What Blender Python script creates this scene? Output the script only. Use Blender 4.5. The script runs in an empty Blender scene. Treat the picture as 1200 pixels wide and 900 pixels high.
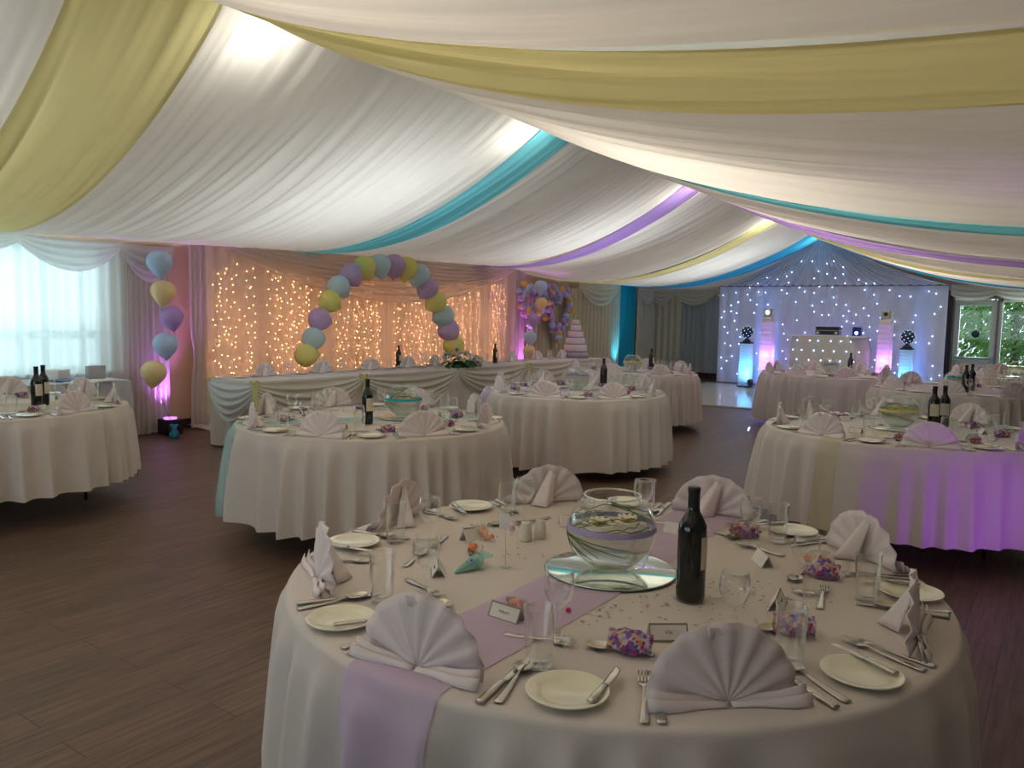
import bpy, math, random
from mathutils import Vector, Matrix, noise
random.seed(7)
R = math.radians; PI = math.pi; sin = math.sin; cos = math.cos
S = bpy.context.scene
COL = S.collection

# ------------------------------------------------------------------ camera, world, exposure, daylight
YAW, PITCH, ROLL, FPX, EYE = R(35.0), R(4.93), R(1.16), 926.0, 1.484
cam_d = bpy.data.cameras.new('camera'); cam = bpy.data.objects.new('camera', cam_d); COL.objects.link(cam)
cam_d.sensor_width = 36; cam_d.lens = FPX / 1200 * 36; cam_d.clip_start = 0.02; cam_d.clip_end = 200
CAMROT = (Matrix.Rotation(YAW, 3, 'Z') @ Matrix.Rotation(PI / 2 - PITCH, 3, 'X') @ Matrix.Rotation(ROLL, 3, 'Z'))
cam.matrix_world = Matrix.Translation((0, 0, EYE)) @ CAMROT.to_4x4()
S.camera = cam
def ray(px, py): return CAMROT @ Vector(((px - 600) / FPX, (450 - py) / FPX, -1))
def at(px, py, z=0.0):
    r = ray(px, py); k = (z - EYE) / r.z; return Vector((r.x * k, r.y * k, z))
def atX(px, py, X):
    r = ray(px, py); k = X / r.x; return Vector((X, r.y * k, EYE + r.z * k))
def atY(px, py, Y):
    r = ray(px, py); k = Y / r.y; return Vector((r.x * k, Y, EYE + r.z * k))

S.view_settings.view_transform = 'Standard'; S.view_settings.look = 'None'
S.view_settings.gamma = 1.0; S.view_settings.use_curve_mapping = False
S.view_settings.exposure = 0.22
S.cycles.use_denoising = True
S.cycles.max_bounces = 10; S.cycles.diffuse_bounces = 5; S.cycles.glossy_bounces = 4
S.cycles.transmission_bounces = 8; S.cycles.transparent_max_bounces = 24
S.cycles.sample_clamp_indirect = 4.0; S.cycles.caustics_reflective = False; S.cycles.caustics_refractive = False

w = bpy.data.worlds.new('world'); S.world = w; w.use_nodes = True
bg = w.node_tree.nodes['Background']
bg.inputs[0].default_value = (0.72, 0.93, 1.0, 1); bg.inputs[1].default_value = 1.6

def lamp(name, kind, loc, energy, color, aim=None, size=0.1, size_y=None, spot=None, blend=0.6, parent=None):
    d = bpy.data.lights.new(name, kind); d.energy = energy; d.color = color
    if kind == 'AREA':
        d.size = size
        if size_y: d.shape = 'RECTANGLE'; d.size_y = size_y
    elif kind in ('POINT', 'SPOT'): d.shadow_soft_size = size
    if kind == 'SPOT': d.spot_size = spot; d.spot_blend = blend
    o = bpy.data.objects.new(name, d); COL.objects.link(o); o.location = loc
    if aim is not None:
        o.rotation_euler = (Vector(aim) - Vector(loc)).to_track_quat('-Z', 'Y').to_euler()
    if parent: o.parent = parent; o.location = Vector(loc) - parent.location
    return o
# daylight falling in through the side window and garden door, plus added back fill
lamp('daylight_side_windows', 'AREA', (-9.6, 3.0, 1.6), 66, (0.70, 0.92, 1.0), (-3, 3.0, 1.2), 3.6, 1.5)
lamp('back_fill_light', 'AREA', (-3.2, -3.4, 1.7), 12, (1.0, 0.90, 0.85), (-3.2, 4, 1.2), 5.0, 1.6)  # added fill from behind the camera, not a known window
lamp('daylight_garden_doors', 'AREA', (-0.8, 20.2, 1.5), 60, (0.85, 1.0, 0.88), (-1.5, 14, 1.0), 2.4, 1.8)

# ------------------------------------------------------------------ materials
MATS = {}
def nodes(name):
    m = bpy.data.materials.new(name); m.use_nodes = True; nt = m.node_tree
    for n in list(nt.nodes): nt.nodes.remove(n)
    out = nt.nodes.new('ShaderNodeOutputMaterial'); return m, nt, out
def N(nt, t, **k):
    n = nt.nodes.new('ShaderNode' + t)
    for a, b in k.items():
        if a.startswith('i_'): n.inputs[a[2:].replace('_', ' ')].default_value = b
        else: setattr(n, a, b)
    return n
def rgba(c): return (c[0], c[1], c[2], 1)
def mat(name, color, rough=0.5, metal=0.0, var=0.06, scale=12.0, bump=0.0, emis=None, estr=0.0, spec=0.5, coat=0.0):
    if name in MATS: return MATS[name]
    m, nt, out = nodes(name); p = N(nt, 'BsdfPrincipled')
    tc = N(nt, 'TexCoord'); nz = N(nt, 'TexNoise'); nz.inputs['Scale'].default_value = scale
    nt.links.new(tc.outputs['Object'], nz.inputs['Vector'])
    mx = N(nt, 'MixRGB'); mx.inputs[1].default_value = rgba([max(0, x * (1 - var)) for x in color]); mx.inputs[2].default_value = rgba([min(1, x * (1 + var)) for x in color])
    nt.links.new(nz.outputs['Fac'], mx.inputs[0]); nt.links.new(mx.outputs[0], p.inputs['Base Color'])
    p.inputs['Roughness'].default_value = rough; p.inputs['Metallic'].default_value = metal
    p.inputs['Specular IOR Level'].default_value = spec; p.inputs['Coat Weight'].default_value = coat
    if bump:
        b = N(nt, 'Bump'); b.inputs['Strength'].default_value = bump; b.inputs['Distance'].default_value = 0.004
        nt.links.new(nz.outputs['Fac'], b.inputs['Height']); nt.links.new(b.outputs[0], p.inputs['Normal'])
    if emis: p.inputs['Emission Color'].default_value = rgba(emis); p.inputs['Emission Strength'].default_value = estr
    nt.links.new(p.outputs[0], out.inputs[0]); MATS[name] = m; return m
def fabric(name, color, trans=0.35, clear=0.0, var=0.03, weave=900.0, sheen=0.0):
    if name in MATS: return MATS[name]
    m, nt, out = nodes(name)
    tc = N(nt, 'TexCoord'); nz = N(nt, 'TexNoise'); nz.inputs['Scale'].default_value = 3.0
    nt.links.new(tc.outputs['Object'], nz.inputs['Vector'])
    mx = N(nt, 'MixRGB'); mx.inputs[1].default_value = rgba([x * (1 - var) for x in color]); mx.inputs[2].default_value = rgba([min(1, x * (1 + var)) for x in color])
    nt.links.new(nz.outputs['Fac'], mx.inputs[0])
    wv = N(nt, 'TexNoise'); wv.inputs['Scale'].default_value = weave; nt.links.new(tc.outputs['Object'], wv.inputs['Vector'])
    bp = N(nt, 'Bump'); bp.inputs['Strength'].default_value = 0.08; bp.inputs['Distance'].default_value = 0.001
    nt.links.new(wv.outputs['Fac'], bp.inputs['Height'])
    d = N(nt, 'BsdfDiffuse'); t = N(nt, 'BsdfTranslucent')
    for s_ in (d, t): nt.links.new(mx.outputs[0], s_.inputs['Color']); nt.links.new(bp.outputs[0], s_.inputs['Normal'])
    a = N(nt, 'MixShader'); a.inputs[0].default_value = trans
    nt.links.new(d.outputs[0], a.inputs[1]); nt.links.new(t.outputs[0], a.inputs[2]); last = a
    if sheen:
        g = N(nt, 'BsdfGlossy'); g.inputs['Roughness'].default_value = 0.4; g.inputs['Color'].default_value = rgba(color)
        b = N(nt, 'MixShader'); b.inputs[0].default_value = sheen
        nt.links.new(last.outputs[0], b.inputs[1]); nt.links.new(g.outputs[0], b.inputs[2]); last = b
    if clear:
        tr = N(nt, 'BsdfTransparent'); b = N(nt, 'MixShader'); b.inputs[0].default_value = clear
        nt.links.new(last.outputs[0], b.inputs[1]); nt.links.new(tr.outputs[0], b.inputs[2]); last = b
    nt.links.new(last.outputs[0], out.inputs[0]); MATS[name] = m; return m
def thin_glass(name, tint=(0.93, 0.97, 0.95), refl=0.9, edge=0.55, base=0.05):
    if name in MATS: return MATS[name]
    m, nt, out = nodes(name)
    lw = N(nt, 'LayerWeight'); lw.inputs['Blend'].default_value = edge
    mr = N(nt, 'MapRange'); mr.inputs['To Min'].default_value = base; mr.inputs['To Max'].default_value = refl
    pw = N(nt, 'Math', operation='POWER'); pw.inputs[1].default_value = 2.2
    nt.links.new(lw.outputs['Facing'], pw.inputs[0]); nt.links.new(pw.outputs[0], mr.inputs['Value'])
    tc = N(nt, 'TexCoord'); nz = N(nt, 'TexNoise'); nz.inputs['Scale'].default_value = 4.0; nt.links.new(tc.outputs['Object'], nz.inputs['Vector'])
    mx = N(nt, 'MixRGB'); mx.inputs[1].default_value = rgba(tint); mx.inputs[2].default_value = rgba([min(1, c * 1.02) for c in tint]); nt.links.new(nz.outputs['Fac'], mx.inputs[0])
    tr = N(nt, 'BsdfTransparent'); nt.links.new(mx.outputs[0], tr.inputs[0])
    g = N(nt, 'BsdfGlossy'); g.inputs['Roughness'].default_value = 0.03; g.inputs['Color'].default_value = (0.95, 0.97, 0.97, 1)
    a = N(nt, 'MixShader'); nt.links.new(mr.outputs[0], a.inputs[0]); nt.links.new(tr.outputs[0], a.inputs[1]); nt.links.new(g.outputs[0], a.inputs[2])
    nt.links.new(a.outputs[0], out.inputs[0]); MATS[name] = m; return m
def glow(name, color, strength):
    if name in MATS: return MATS[name]
    m, nt, out = nodes(name); e = N(nt, 'Emission'); e.inputs[0].default_value = rgba(color); e.inputs[1].default_value = strength
    tc = N(nt, 'TexCoord'); nz = N(nt, 'TexNoise'); nz.inputs['Scale'].default_value = 30
    mr = N(nt, 'MapRange'); mr.inputs['To Min'].default_value = strength * 0.85; mr.inputs['To Max'].default_value = strength * 1.15
    nt.links.new(tc.outputs['Object'], nz.inputs['Vector']); nt.links.new(nz.outputs['Fac'], mr.inputs['Value']); nt.links.new(mr.outputs[0], e.inputs[1])
    nt.links.new(e.outputs[0], out.inputs[0]); MATS[name] = m; return m
def floor_mat():
    m, nt, out = nodes('dark_wood_planks'); p = N(nt, 'BsdfPrincipled'); tc = N(nt, 'TexCoord')
    mp = N(nt, 'Mapping'); mp.inputs['Rotation'].default_value = (0, 0, R(90)); nt.links.new(tc.outputs['Object'], mp.inputs['Vector'])
    br = N(nt, 'TexBrick'); br.offset = 0.37; br.inputs['Scale'].default_value = 1.0
    br.inputs['Brick Width'].default_value = 1.25; br.inputs['Row Height'].default_value = 0.16; br.inputs['Mortar Size'].default_value = 0.0025
    br.inputs['Color1'].default_value = (0.165, 0.105, 0.078, 1); br.inputs['Color2'].default_value = (0.13, 0.083, 0.062, 1); br.inputs['Mortar'].default_value = (0.07, 0.042, 0.03, 1)
    nt.links.new(mp.outputs[0], br.inputs['Vector'])
    mp2 = N(nt, 'Mapping'); mp2.inputs['Scale'].default_value = (14, 0.8, 1); nt.links.new(tc.outputs['Object'], mp2.inputs['Vector'])
    nz = N(nt, 'TexNoise'); nz.inputs['Scale'].default_value = 3.0; nz.inputs['Detail'].default_value = 8; nz.inputs['Roughness'].default_value = .65; nt.links.new(mp2.outputs[0], nz.inputs['Vector'])
    cr = N(nt, 'ValToRGB'); cr.color_ramp.elements[0].position = 0.3; cr.color_ramp.elements[0].color = (0.55, 0.55, 0.55, 1); cr.color_ramp.elements[1].position = 0.72; cr.color_ramp.elements[1].color = (1.5, 1.4, 1.3, 1)
    nt.links.new(nz.outputs['Fac'], cr.inputs[0])
    mx = N(nt, 'MixRGB', blend_type='MULTIPLY'); mx.inputs[0].default_value = 1.0
    nt.links.new(br.outputs['Color'], mx.inputs[1]); nt.links.new(cr.outputs[0], mx.inputs[2]); nt.links.new(mx.outputs[0], p.inputs['Base Color'])
    p.inputs['Roughness'].default_value = 0.42; p.inputs['Specular IOR Level'].default_value = 0.4
    bp = N(nt, 'Bump'); bp.inputs['Strength'].default_value = 0.15; bp.inputs['Distance'].default_value = 0.002; nt.links.new(nz.outputs['Fac'], bp.inputs['Height']); nt.links.new(bp.outputs[0], p.inputs['Normal'])
    nt.links.new(p.outputs[0], out.inputs[0]); MATS['floor'] = m; return m

M_WHITEF = fabric('white_ceiling_voile', (0.82, 0.80, 0.76), 0.42)
M_YELF = fabric('yellow_ceiling_voile', (0.84, 0.78, 0.40), 0.42)
M_TURF = fabric('turquoise_ceiling_voile', (0.20, 0.64, 0.74), 0.42)
M_BLUF = fabric('blue_ceiling_voile', (0.06, 0.42, 0.72), 0.42)
M_PURF = fabric('purple_ceiling_voile', (0.36, 0.24, 0.58), 0.42)
M_CLOTH = fabric('white_table_linen', (0.74, 0.68, 0.65), 0.06, weave=500)
M_NAP = fabric('ivory_napkin_linen', (0.90, 0.81, 0.82), 0.10, weave=700)
M_ORG_L = fabric('lavender_organza', (0.74, 0.60, 0.84), 0.08, clear=0.36)
M_ORG_T = fabric('turquoise_organza', (0.45, 0.80, 0.84), 0.1, clear=0.6)
M_ORG_Y = fabric('yellow_organza', (0.85, 0.80, 0.42), 0.1, clear=0.72)
M_SHEER = fabric('sheer_window_voile', (0.86, 0.92, 0.92), 0.38, clear=0.17)
M_CURT = fabric('white_voile_curtain', (0.80, 0.78, 0.74), 0.35, clear=0.08)
M_CREAM = fabric('cream_curtain', (0.72, 0.66, 0.48), 0.2)
M_GREY = fabric('grey_green_curtain', (0.46, 0.50, 0.48), 0.2)
M_VOILEB = fabric('voile_light_backdrop', (0.88, 0.83, 0.80), 0.25, clear=0.42)
M_PEACH = fabric('cream_backing_cloth', (0.78, 0.66, 0.56), 0.1)
M_STAR = fabric('white_star_cloth', (0.66, 0.67, 0.78), 0.1)
M_TAN = mat('tan_wall_paint', (0.66, 0.48, 0.32), 0.8, scale=2)
M_WALL = mat('taupe_wall_paint', (0.34, 0.31, 0.30), 0.85, scale=2)
M_ROOF = mat('white_roof_lining', (0.8, 0.78, 0.74), 0.9)
M_DARKW = mat('dark_skirting_wood', (0.05, 0.025, 0.02), 0.5)
M_BLACKM = mat('black_powder_coated_steel', (0.012, 0.012, 0.014), 0.4)
M_WOOD = mat('plywood_table_top', (0.35, 0.25, 0.16), 0.6)
M_STEEL = mat('polished_cutlery_steel', (0.60, 0.58, 0.54), 0.22, 1.0, var=0.03)
M_PLATE = mat('white_glazed_china', (0.88, 0.85, 0.68), 0.16, var=0.01, coat=0.5)
M_GLASS = thin_glass('clear_drinking_glass', (.98, .99, .985), refl=0.85, base=0.03)
M_BOWLG = thin_glass('clear_bowl_glass', (0.97, 0.99, 0.975), refl=0.7, base=0.03)
M_RIM = thin_glass('thick_glass_rim', (.9, .95, .93), refl=.95, base=.35)
M_PANE = thin_glass('window_pane_glass', (0.97, 0.99, 0.98), refl=0.6, base=0.03)
M_MIRROR = mat('mirror_silvering', (0.72, 0.84, 0.78), 0.02, 1.0, var=0.0)
M_MIRE = mat('dark_green_mirror_edge', (0.03, 0.09, 0.07), 0.15)
M_BOTTLE = mat('dark_red_wine_glass', (0.006, 0.008, 0.007), 0.12, coat=0.3)
M_FOIL = mat('black_bottle_foil', (0.008, 0.008, 0.010), 0.35)
M_LABEL = mat('cream_paper_label', (0.66, 0.60, 0.48), 0.7)
M_CARD = mat('white_card', (0.80, 0.77, 0.74), 0.6)
M_CARDB = mat('silver_green_card_border', (0.24, 0.24, 0.19), 0.4)
M_INK = mat('dark_ink', (0.16, 0.14, 0.13), 0.6)
M_CER = mat('white_ceramic', (0.74, 0.70, 0.62), 0.3)
M_PVC = mat('white_pvc_frame', (0.78, 0.84, 0.86), 0.35)
M_STUD = mat('black_led_housing', (0.02, 0.02, 0.025), 0.3)
M_GREEN = mat('dark_green_leaf', (0.035, 0.13, 0.03), 0.45, var=0.4, scale=8)
M_BLADE = mat('bear_grass_green', (0.06, 0.15, 0.03), 0.45, var=0.3)
M_PETAL = mat('cream_petal', (0.88, 0.84, 0.62), 0.6)
M_PETW = mat('white_petal', (0.85, 0.86, 0.78), 0.6)
M_PETL = mat('lilac_petal', (0.42, 0.36, 0.58), 0.6)
M_YOLK = mat('orange_flower_eye', (0.85, 0.45, 0.05), 0.6)
M_GEL = mat('clear_gel_beads', (0.62, 0.62, 0.50), 0.18, var=0.15, scale=120, bump=0.6)
M_GELT = fabric('clear_gel_filling', (0.74, 0.74, 0.60), 0.5, clear=.66, var=.3, weave=160, sheen=.12)
def latex(n, c): return fabric(n, [x ** .75 for x in c], .22, 0, .02, 300, .05)
B_Y = latex('yellow_latex', (0.92, 0.86, 0.22)); B_B = latex('pale_blue_latex', (0.56, 0.78, 0.86))
B_P = latex('lilac_latex', (0.62, 0.42, 0.74)); B_A = latex('apricot_latex', (0.98, 0.76, 0.36))
B_PB = latex('powder_blue_latex', (0.52, 0.72, 0.96)); B_V = latex('violet_latex', (0.56, 0.34, 0.82))
B_O = latex('orange_latex', (0.95, 0.55, 0.10))

# ------------------------------------------------------------------ mesh helpers
class MB:
    def __init__(s): s.v = []; s.f = []; s.m = []; s.sm = []
    def add(s, vs, fs, mi=0, smooth=True, T=None):
        o = len(s.v); s.v += [tuple(T @ Vector(q)) if T else tuple(q) for q in vs]
        s.f += [tuple(i + o for i in f) for f in fs]; s.m += [mi] * len(fs); s.sm += [smooth] * len(fs); return s
    def box(s, c, d, mi=0, rz=0.0, T=None):
        x, y, z = d[0] / 2, d[1] / 2, d[2] / 2; vs = []
        for dx, dy, dz in ((-x, -y, -z), (x, -y, -z), (x, y, -z), (-x, y, -z), (-x, -y, z), (x, -y, z), (x, y, z), (-x, y, z)):
            vs.append((c[0] + dx * cos(rz) - dy * sin(rz), c[1] + dx * sin(rz) + dy * cos(rz), c[2] + dz))
        return s.add(vs, [(0, 3, 2, 1), (4, 5, 6, 7), (0, 1, 5, 4), (1, 2, 6, 5), (2, 3, 7, 6), (3, 0, 4, 7)], mi, False, T)
    def lathe(s, prof, seg=24, mi=0, c=(0, 0, 0), T=None, cap=True):
        vs = []; fs = []
        for r, z in prof:
            for k in range(seg): a = 2 * PI * k / seg; vs.append((c[0] + r * cos(a), c[1] + r * sin(a), c[2] + z))
        for i in range(len(prof) - 1):
            for k in range(seg): j = (k + 1) % seg; fs.append((i * seg + k, i * seg + j, (i + 1) * seg + j, (i + 1) * seg + k))
        if cap:
            if prof[0][0] > 1e-4: fs.append(tuple(range(seg))[::-1])
            if prof[-1][0] > 1e-4: fs.append(tuple((len(prof) - 1) * seg + k for k in range(seg)))
        return s.add(vs, fs, mi, True, T)
    def tube(s, pts, r, seg=6, mi=0, T=None):
        pts = [Vector(p) for p in pts]; n = len(pts); rr = r if isinstance(r, (list, tuple)) else [r] * n
        vs = []; fs = []; up = Vector((0, 0, 1))
        for i, p in enumerate(pts):
            t = (pts[min(i + 1, n - 1)] - pts[max(i - 1, 0)]).normalized()
            a = t.cross(up if abs(t.z) < 0.95 else Vector((1, 0, 0))).normalized(); b = t.cross(a)
            for k in range(seg):
                q = p + (a * cos(2 * PI * k / seg) + b * sin(2 * PI * k / seg)) * rr[i]; vs.append(tuple(q))
        for i in range(n - 1):
            for k in range(seg): j = (k + 1) % seg; fs.append((i * seg + k, i * seg + j, (i + 1) * seg + j, (i + 1) * seg + k))
        fs.append(tuple(range(seg))[::-1]); fs.append(tuple((n - 1) * seg + k for k in range(seg)))
        return s.add(vs, fs, mi, True, T)
    def grid(s, fn, nu, nv, mi=0, T=None, closed=False, smooth=True):
        vs = [fn(u / nu, v / nv) for v in range(nv + 1) for u in range(nu if closed else nu + 1)]; W = nu if closed else nu + 1; fs = []
        for v in range(nv):
            for u in range(nu):
                a = v * W + u; b = v * W + (u + 1) % W; fs.append((a, b, b + W, a + W))
        return s.add(vs, fs, mi, smooth, T)
    def ball(s, c, r, seg=10, rings=6, mi=0, sq=(1, 1, 1), T=None):
        vs = [(c[0], c[1], c[2] - r * sq[2])]; fs = []
        for i in range(1, rings):
            a = PI * i / rings
            for k in range(seg): b = 2 * PI * k / seg; vs.append((c[0] + r * sin(a) * cos(b) * sq[0], c[1] + r * sin(a) * sin(b) * sq[1], c[2] - r * cos(a) * sq[2]))
        vs.append((c[0], c[1], c[2] + r * sq[2])); L = len(vs) - 1
        for k in range(seg):
            j = (k + 1) % seg; fs.append((0, 1 + j, 1 + k)); fs.append((L, L - seg + k, L - seg + j))
            for i in range(rings - 2): o = 1 + i * seg; fs.append((o + k, o + j, o + seg + j, o + seg + k))
        return s.add(vs, fs, mi, True, T)
    def flat(s, st, mi=0, T=None, seg=8):
        # stations (y, halfwidth, halfthick, x, z): a flattened bar swept along y
        vs = []; fs = []
        for y, hw, ht, x, z in st:
            for k in range(seg):
                a = 2 * PI * (k + 0.5) / seg; ca, sa = cos(a), sin(a)
                vs.append((x + hw * math.copysign(abs(ca) ** 0.6, ca), y, z + ht * math.copysign(abs(sa) ** 0.8, sa)))
        for i in range(len(st) - 1):
            for k in range(seg): j = (k + 1) % seg; fs.append((i * seg + k, (i + 1) * seg + k, (i + 1) * seg + j, i * seg + j))
        fs.append(tuple(range(seg))); fs.append(tuple((len(st) - 1) * seg + k for k in range(seg))[::-1])
        return s.add(vs, fs, mi, True, T)
    def build(s, name, mats, parent=None, loc=None, solid=0.0, bevel=0.0, sub=0):
        me = bpy.data.meshes.new(name); me.from_pydata(s.v, [], s.f); me.update()
        for m_ in (mats if isinstance(mats, (list, tuple)) else [mats]): me.materials.append(m_)
        me.polygons.foreach_set('material_index', s.m); me.polygons.foreach_set('use_smooth', s.sm)
        o = bpy.data.objects.new(name, me); COL.objects.link(o)
        if loc is not None: o.location = loc
        if parent: o.parent = parent
        if sub: q = o.modifiers.new('sub', 'SUBSURF'); q.levels = q.render_levels = sub
        if solid: q = o.modifiers.new('solid', 'SOLIDIFY'); q.thickness = solid; q.offset = 0
        if bevel: q = o.modifiers.new('bevel', 'BEVEL'); q.width = bevel; q.segments = 2; q.limit_method = 'ANGLE'
        return o
def tag(o, label=None, cat=None, group=None, kind=None):
    if label: o['label'] = label
    if cat: o['category'] = cat
    if group: o['group'] = group
    if kind: o['kind'] = kind
    return o
def empty(name, loc=(0, 0, 0), rz=0.0, label=None, cat=None, group=None):
    o = bpy.data.objects.new(name, None); COL.objects.link(o); o.location = loc; o.rotation_euler = (0, 0, rz); o.empty_display_size = 0.05
    return tag(o, label, cat, group)
KIDS = {}
def dup(src, loc=None, rz=None, label=None, group=None, parent=None, scale=None):
    c = src.copy(); COL.objects.link(c)
    if loc is not None: c.location = loc
    if rz is not None: c.rotation_euler = (0, 0, rz)
    if scale: c.scale = scale
    if label: c['label'] = label
    if group: c['group'] = group
    if parent: c.parent = parent
    for ch in KIDS.get(src.name) or KIDS.setdefault(src.name, list(src.children)):
        d = ch.copy(); COL.objects.link(d); d.parent = c
        for g in KIDS.get(ch.name) or KIDS.setdefault(ch.name, list(ch.children)):
            e = g.copy(); COL.objects.link(e); e.parent = d
    return c
class Proto:
    """first placing moves the built thing itself, later ones copy it"""
    def __init__(s, o): s.o = o; s.used = False
    def put(s, loc, rz, label, group=None, scale=None, kids=True):
        o = s.o
        if s.used: o = dup(s.o, group=group) if kids else s.o.copy()
        if s.used and not kids: COL.objects.link(o)
        s.used = True
        o.location = loc; o.rotation_euler = (0, 0, rz); o['label'] = label
        if group: o['group'] = group
        elif 'group' in o: del o['group']
        if scale: o.scale = scale
        return o
def struct(o, kind='structure'): o['kind'] = kind; return o
def fbm(x, y=0.0, z=0.0): return noise.noise(Vector((x, y, z)))

# ------------------------------------------------------------------ room shell
XL, XR, YB, YF, ZC = -8.98, 0.80, -2.6, 19.0, 4.0
struct(MB().box(((XL + XR) / 2, (YB + YF) / 2, -0.05), (XR - XL + .4, YF - YB + .4, 0.1)).build('floor', floor_mat()))
struct(MB().box(((XL + XR) / 2, (YB + YF) / 2, ZC + .05), (XR - XL + .4, YF - YB + .4, 0.1)).build('ceiling', M_ROOF))
def wall_x(name, X, th, openings, m):       # wall along Y at X with openings (y0,y1,z0,z1)
    b = MB(); y = YB
    for y0, y1, z0, z1 in sorted(openings):
        if y0 > y: b.box((X, (y + y0) / 2, ZC / 2), (th, y0 - y, ZC))
        if z0 > 0: b.box((X, (y0 + y1) / 2, z0 / 2), (th, y1 - y0, z0))
        b.box((X, (y0 + y1) / 2, (z1 + ZC) / 2), (th, y1 - y0, ZC - z1)); y = y1
    b.box((X, (y + YF) / 2, ZC / 2), (th, YF - y, ZC)); return struct(b.build(name, m))
def wall_y(name, Y, th, openings, m):
    b = MB(); x = XL
    for x0, x1, z0, z1 in sorted(openings):
        if x0 > x: b.box(((x + x0) / 2, Y, ZC / 2), (x0 - x, th, ZC))
        if z0 > 0: b.box(((x0 + x1) / 2, Y, z0 / 2), (x1 - x0, th, z0))
        b.box(((x0 + x1) / 2, Y, (z1 + ZC) / 2), (x1 - x0, th, ZC - z1)); x = x1
    b.box(((x + XR) / 2, Y, ZC / 2), (XR - x, th, ZC)); return struct(b.build(name, m))
wall_x('wall_left', XL - .08, .16, [(0.9, 4.70, 0.78, 2.14)], M_TAN)
wall_x('wall_right', XR + .06, .12, [], M_WALL)
DX0, DX1 = -1.98, -1.22
wall_y('wall_far', YF + .08, .16, [(DX0, DX1, 0, 2.03), (DX1 + .04, 0.62, 0.5, 2.03)], M_WALL)
wall_y('wall_back', YB - .06, .12, [(-5.6, -0.8, 0.8, 2.2)], M_WALL)  # opening added to let the back fill in
def skirt(name, c, d): struct(MB().box(c, d).build(name, M_DARKW, bevel=.006))
skirt('baseboard_left', (XL + .01, (YB + YF) / 2, .06), (.025, YF - YB, .12))
skirt('baseboard_far', ((XL + DX0) / 2, YF - .01, .09), (DX0 - XL, .03, .18))
skirt('baseboard_right', (XR - .01, (YB + YF) / 2, .06), (.025, YF - YB, .12))

def window_x(name, X, y0, y1, z0, z1, mull, trans, parent=None):
    b = MB(); f = .06
    b.box((X, (y0 + y1) / 2, z0 + f / 2), (.07, y1 - y0, f)); b.box((X, (y0 + y1) / 2, z1 - f / 2), (.07, y1 - y0, f))
    for y in (y0 + f / 2, y1 - f / 2): b.box((X, y, (z0 + z1) / 2), (.07, f, z1 - z0 - 2 * f))
    for y in mull: b.box((X, y, (z0 + z1) / 2), (.06, .07, z1 - z0 - 2 * f))
    b.box((X, (y0 + y1) / 2, trans), (.055, y1 - y0 - 2 * f, .09))
    o = struct(b.build(name, M_PVC, bevel=.004))
    struct(MB().box((X, (y0 + y1) / 2, (z0 + z1) / 2), (.006, y1 - y0 - .1, z1 - z0 - .1)).build('window_pane', M_PANE, o))
    struct(MB().box((X + .12, (y0 + y1) / 2, z0 - .02), (.26, y1 - y0 + .1, .035)).build('window_sill', M_PVC, o, bevel=.006))
window_x('window_1', XL - .09, .9, 4.70, .78, 2.14, (1.5, 2.1, 2.7, 3.2, 3.86, 4.10, 4.50), 1.18)
b = MB()  # unseen windows added behind the camera for the fill light
for x in (-5.6, -4.4, -3.2, -2.0, -0.8): b.box((x, YB - .06, 1.5), (.07, .07, 1.4))
for z in (.83, 2.17): b.box((-3.2, YB - .06, z), (4.8, .07, .07))
o = struct(b.build('added_back_window', M_PVC)); struct(MB().box((-3.2, YB - .06, 1.5), (4.75, .006, 1.35)).build('window_pane', M_PANE, o))
# far garden door and glazing beside it
b = MB(); Y = YF + .06; W = DX1 - DX0
for x in (DX0 + .05, DX1 - .05): b.box((x, Y, 1.0), (.10, .06, 2.0))
b.box(((DX0 + DX1) / 2, Y, 1.95), (W - .2, .06, .12)); b.box(((DX0 + DX1) / 2, Y, .74), (W - .2, .06, .10)); b.box(((DX0 + DX1) / 2, Y, .08), (W - .2, .06, .16))
dr = struct(b.build('door_1', M_PVC, bevel=.005))
struct(MB().box(((DX0 + DX1) / 2, Y, 1.33), (W - .18, .008, 1.12)).build('door_pane', M_PANE, dr))
struct(MB().box(((DX0 + DX1) / 2, Y, .42), (W - .18, .02, .55)).build('door_panel', M_PVC, dr))
MB().tube([(DX0 + .04, Y - .10, .80), (DX1 - .03, Y - .10, .80)], .022, 8).box((DX0 + .05, Y - .06, .80), (.06, .1, .11)).box((DX1 - .05, Y - .06, .80), (.06, .1, .11)).build('push_bar', mat('brushed_push_bar', (.45, .6, .68), .3, .6), dr)
MB().lathe([(0, 0), (.075, 0), (.075, .004), (0, .004)], 20, T=Matrix.Translation(((DX0 + DX1) / 2 + .02, Y - .01, 1.30)) @ Matrix.Rotation(R(90), 4, 'X')).build('door_sticker', mat('dark_blue_sticker', (.03, .10, .16), .4), dr)
b = MB(); x0, x1 = DX1 + .04, .62
for x in (x0 + .03, x0 + .75, x1 - .03): b.box((x, Y, 1.27), (.06, .06, 1.53))
for z in (.53, 2.0): b.box(((x0 + x1) / 2, Y, z), (x1 - x0, .06, .06))
o = struct(b.build('window_3', M_PVC, bevel=.004)); struct(MB().box(((x0 + x1) / 2, Y, 1.27), (x1 - x0 - .06, .006, 1.45)).build('window_pane', M_PANE, o))

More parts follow.
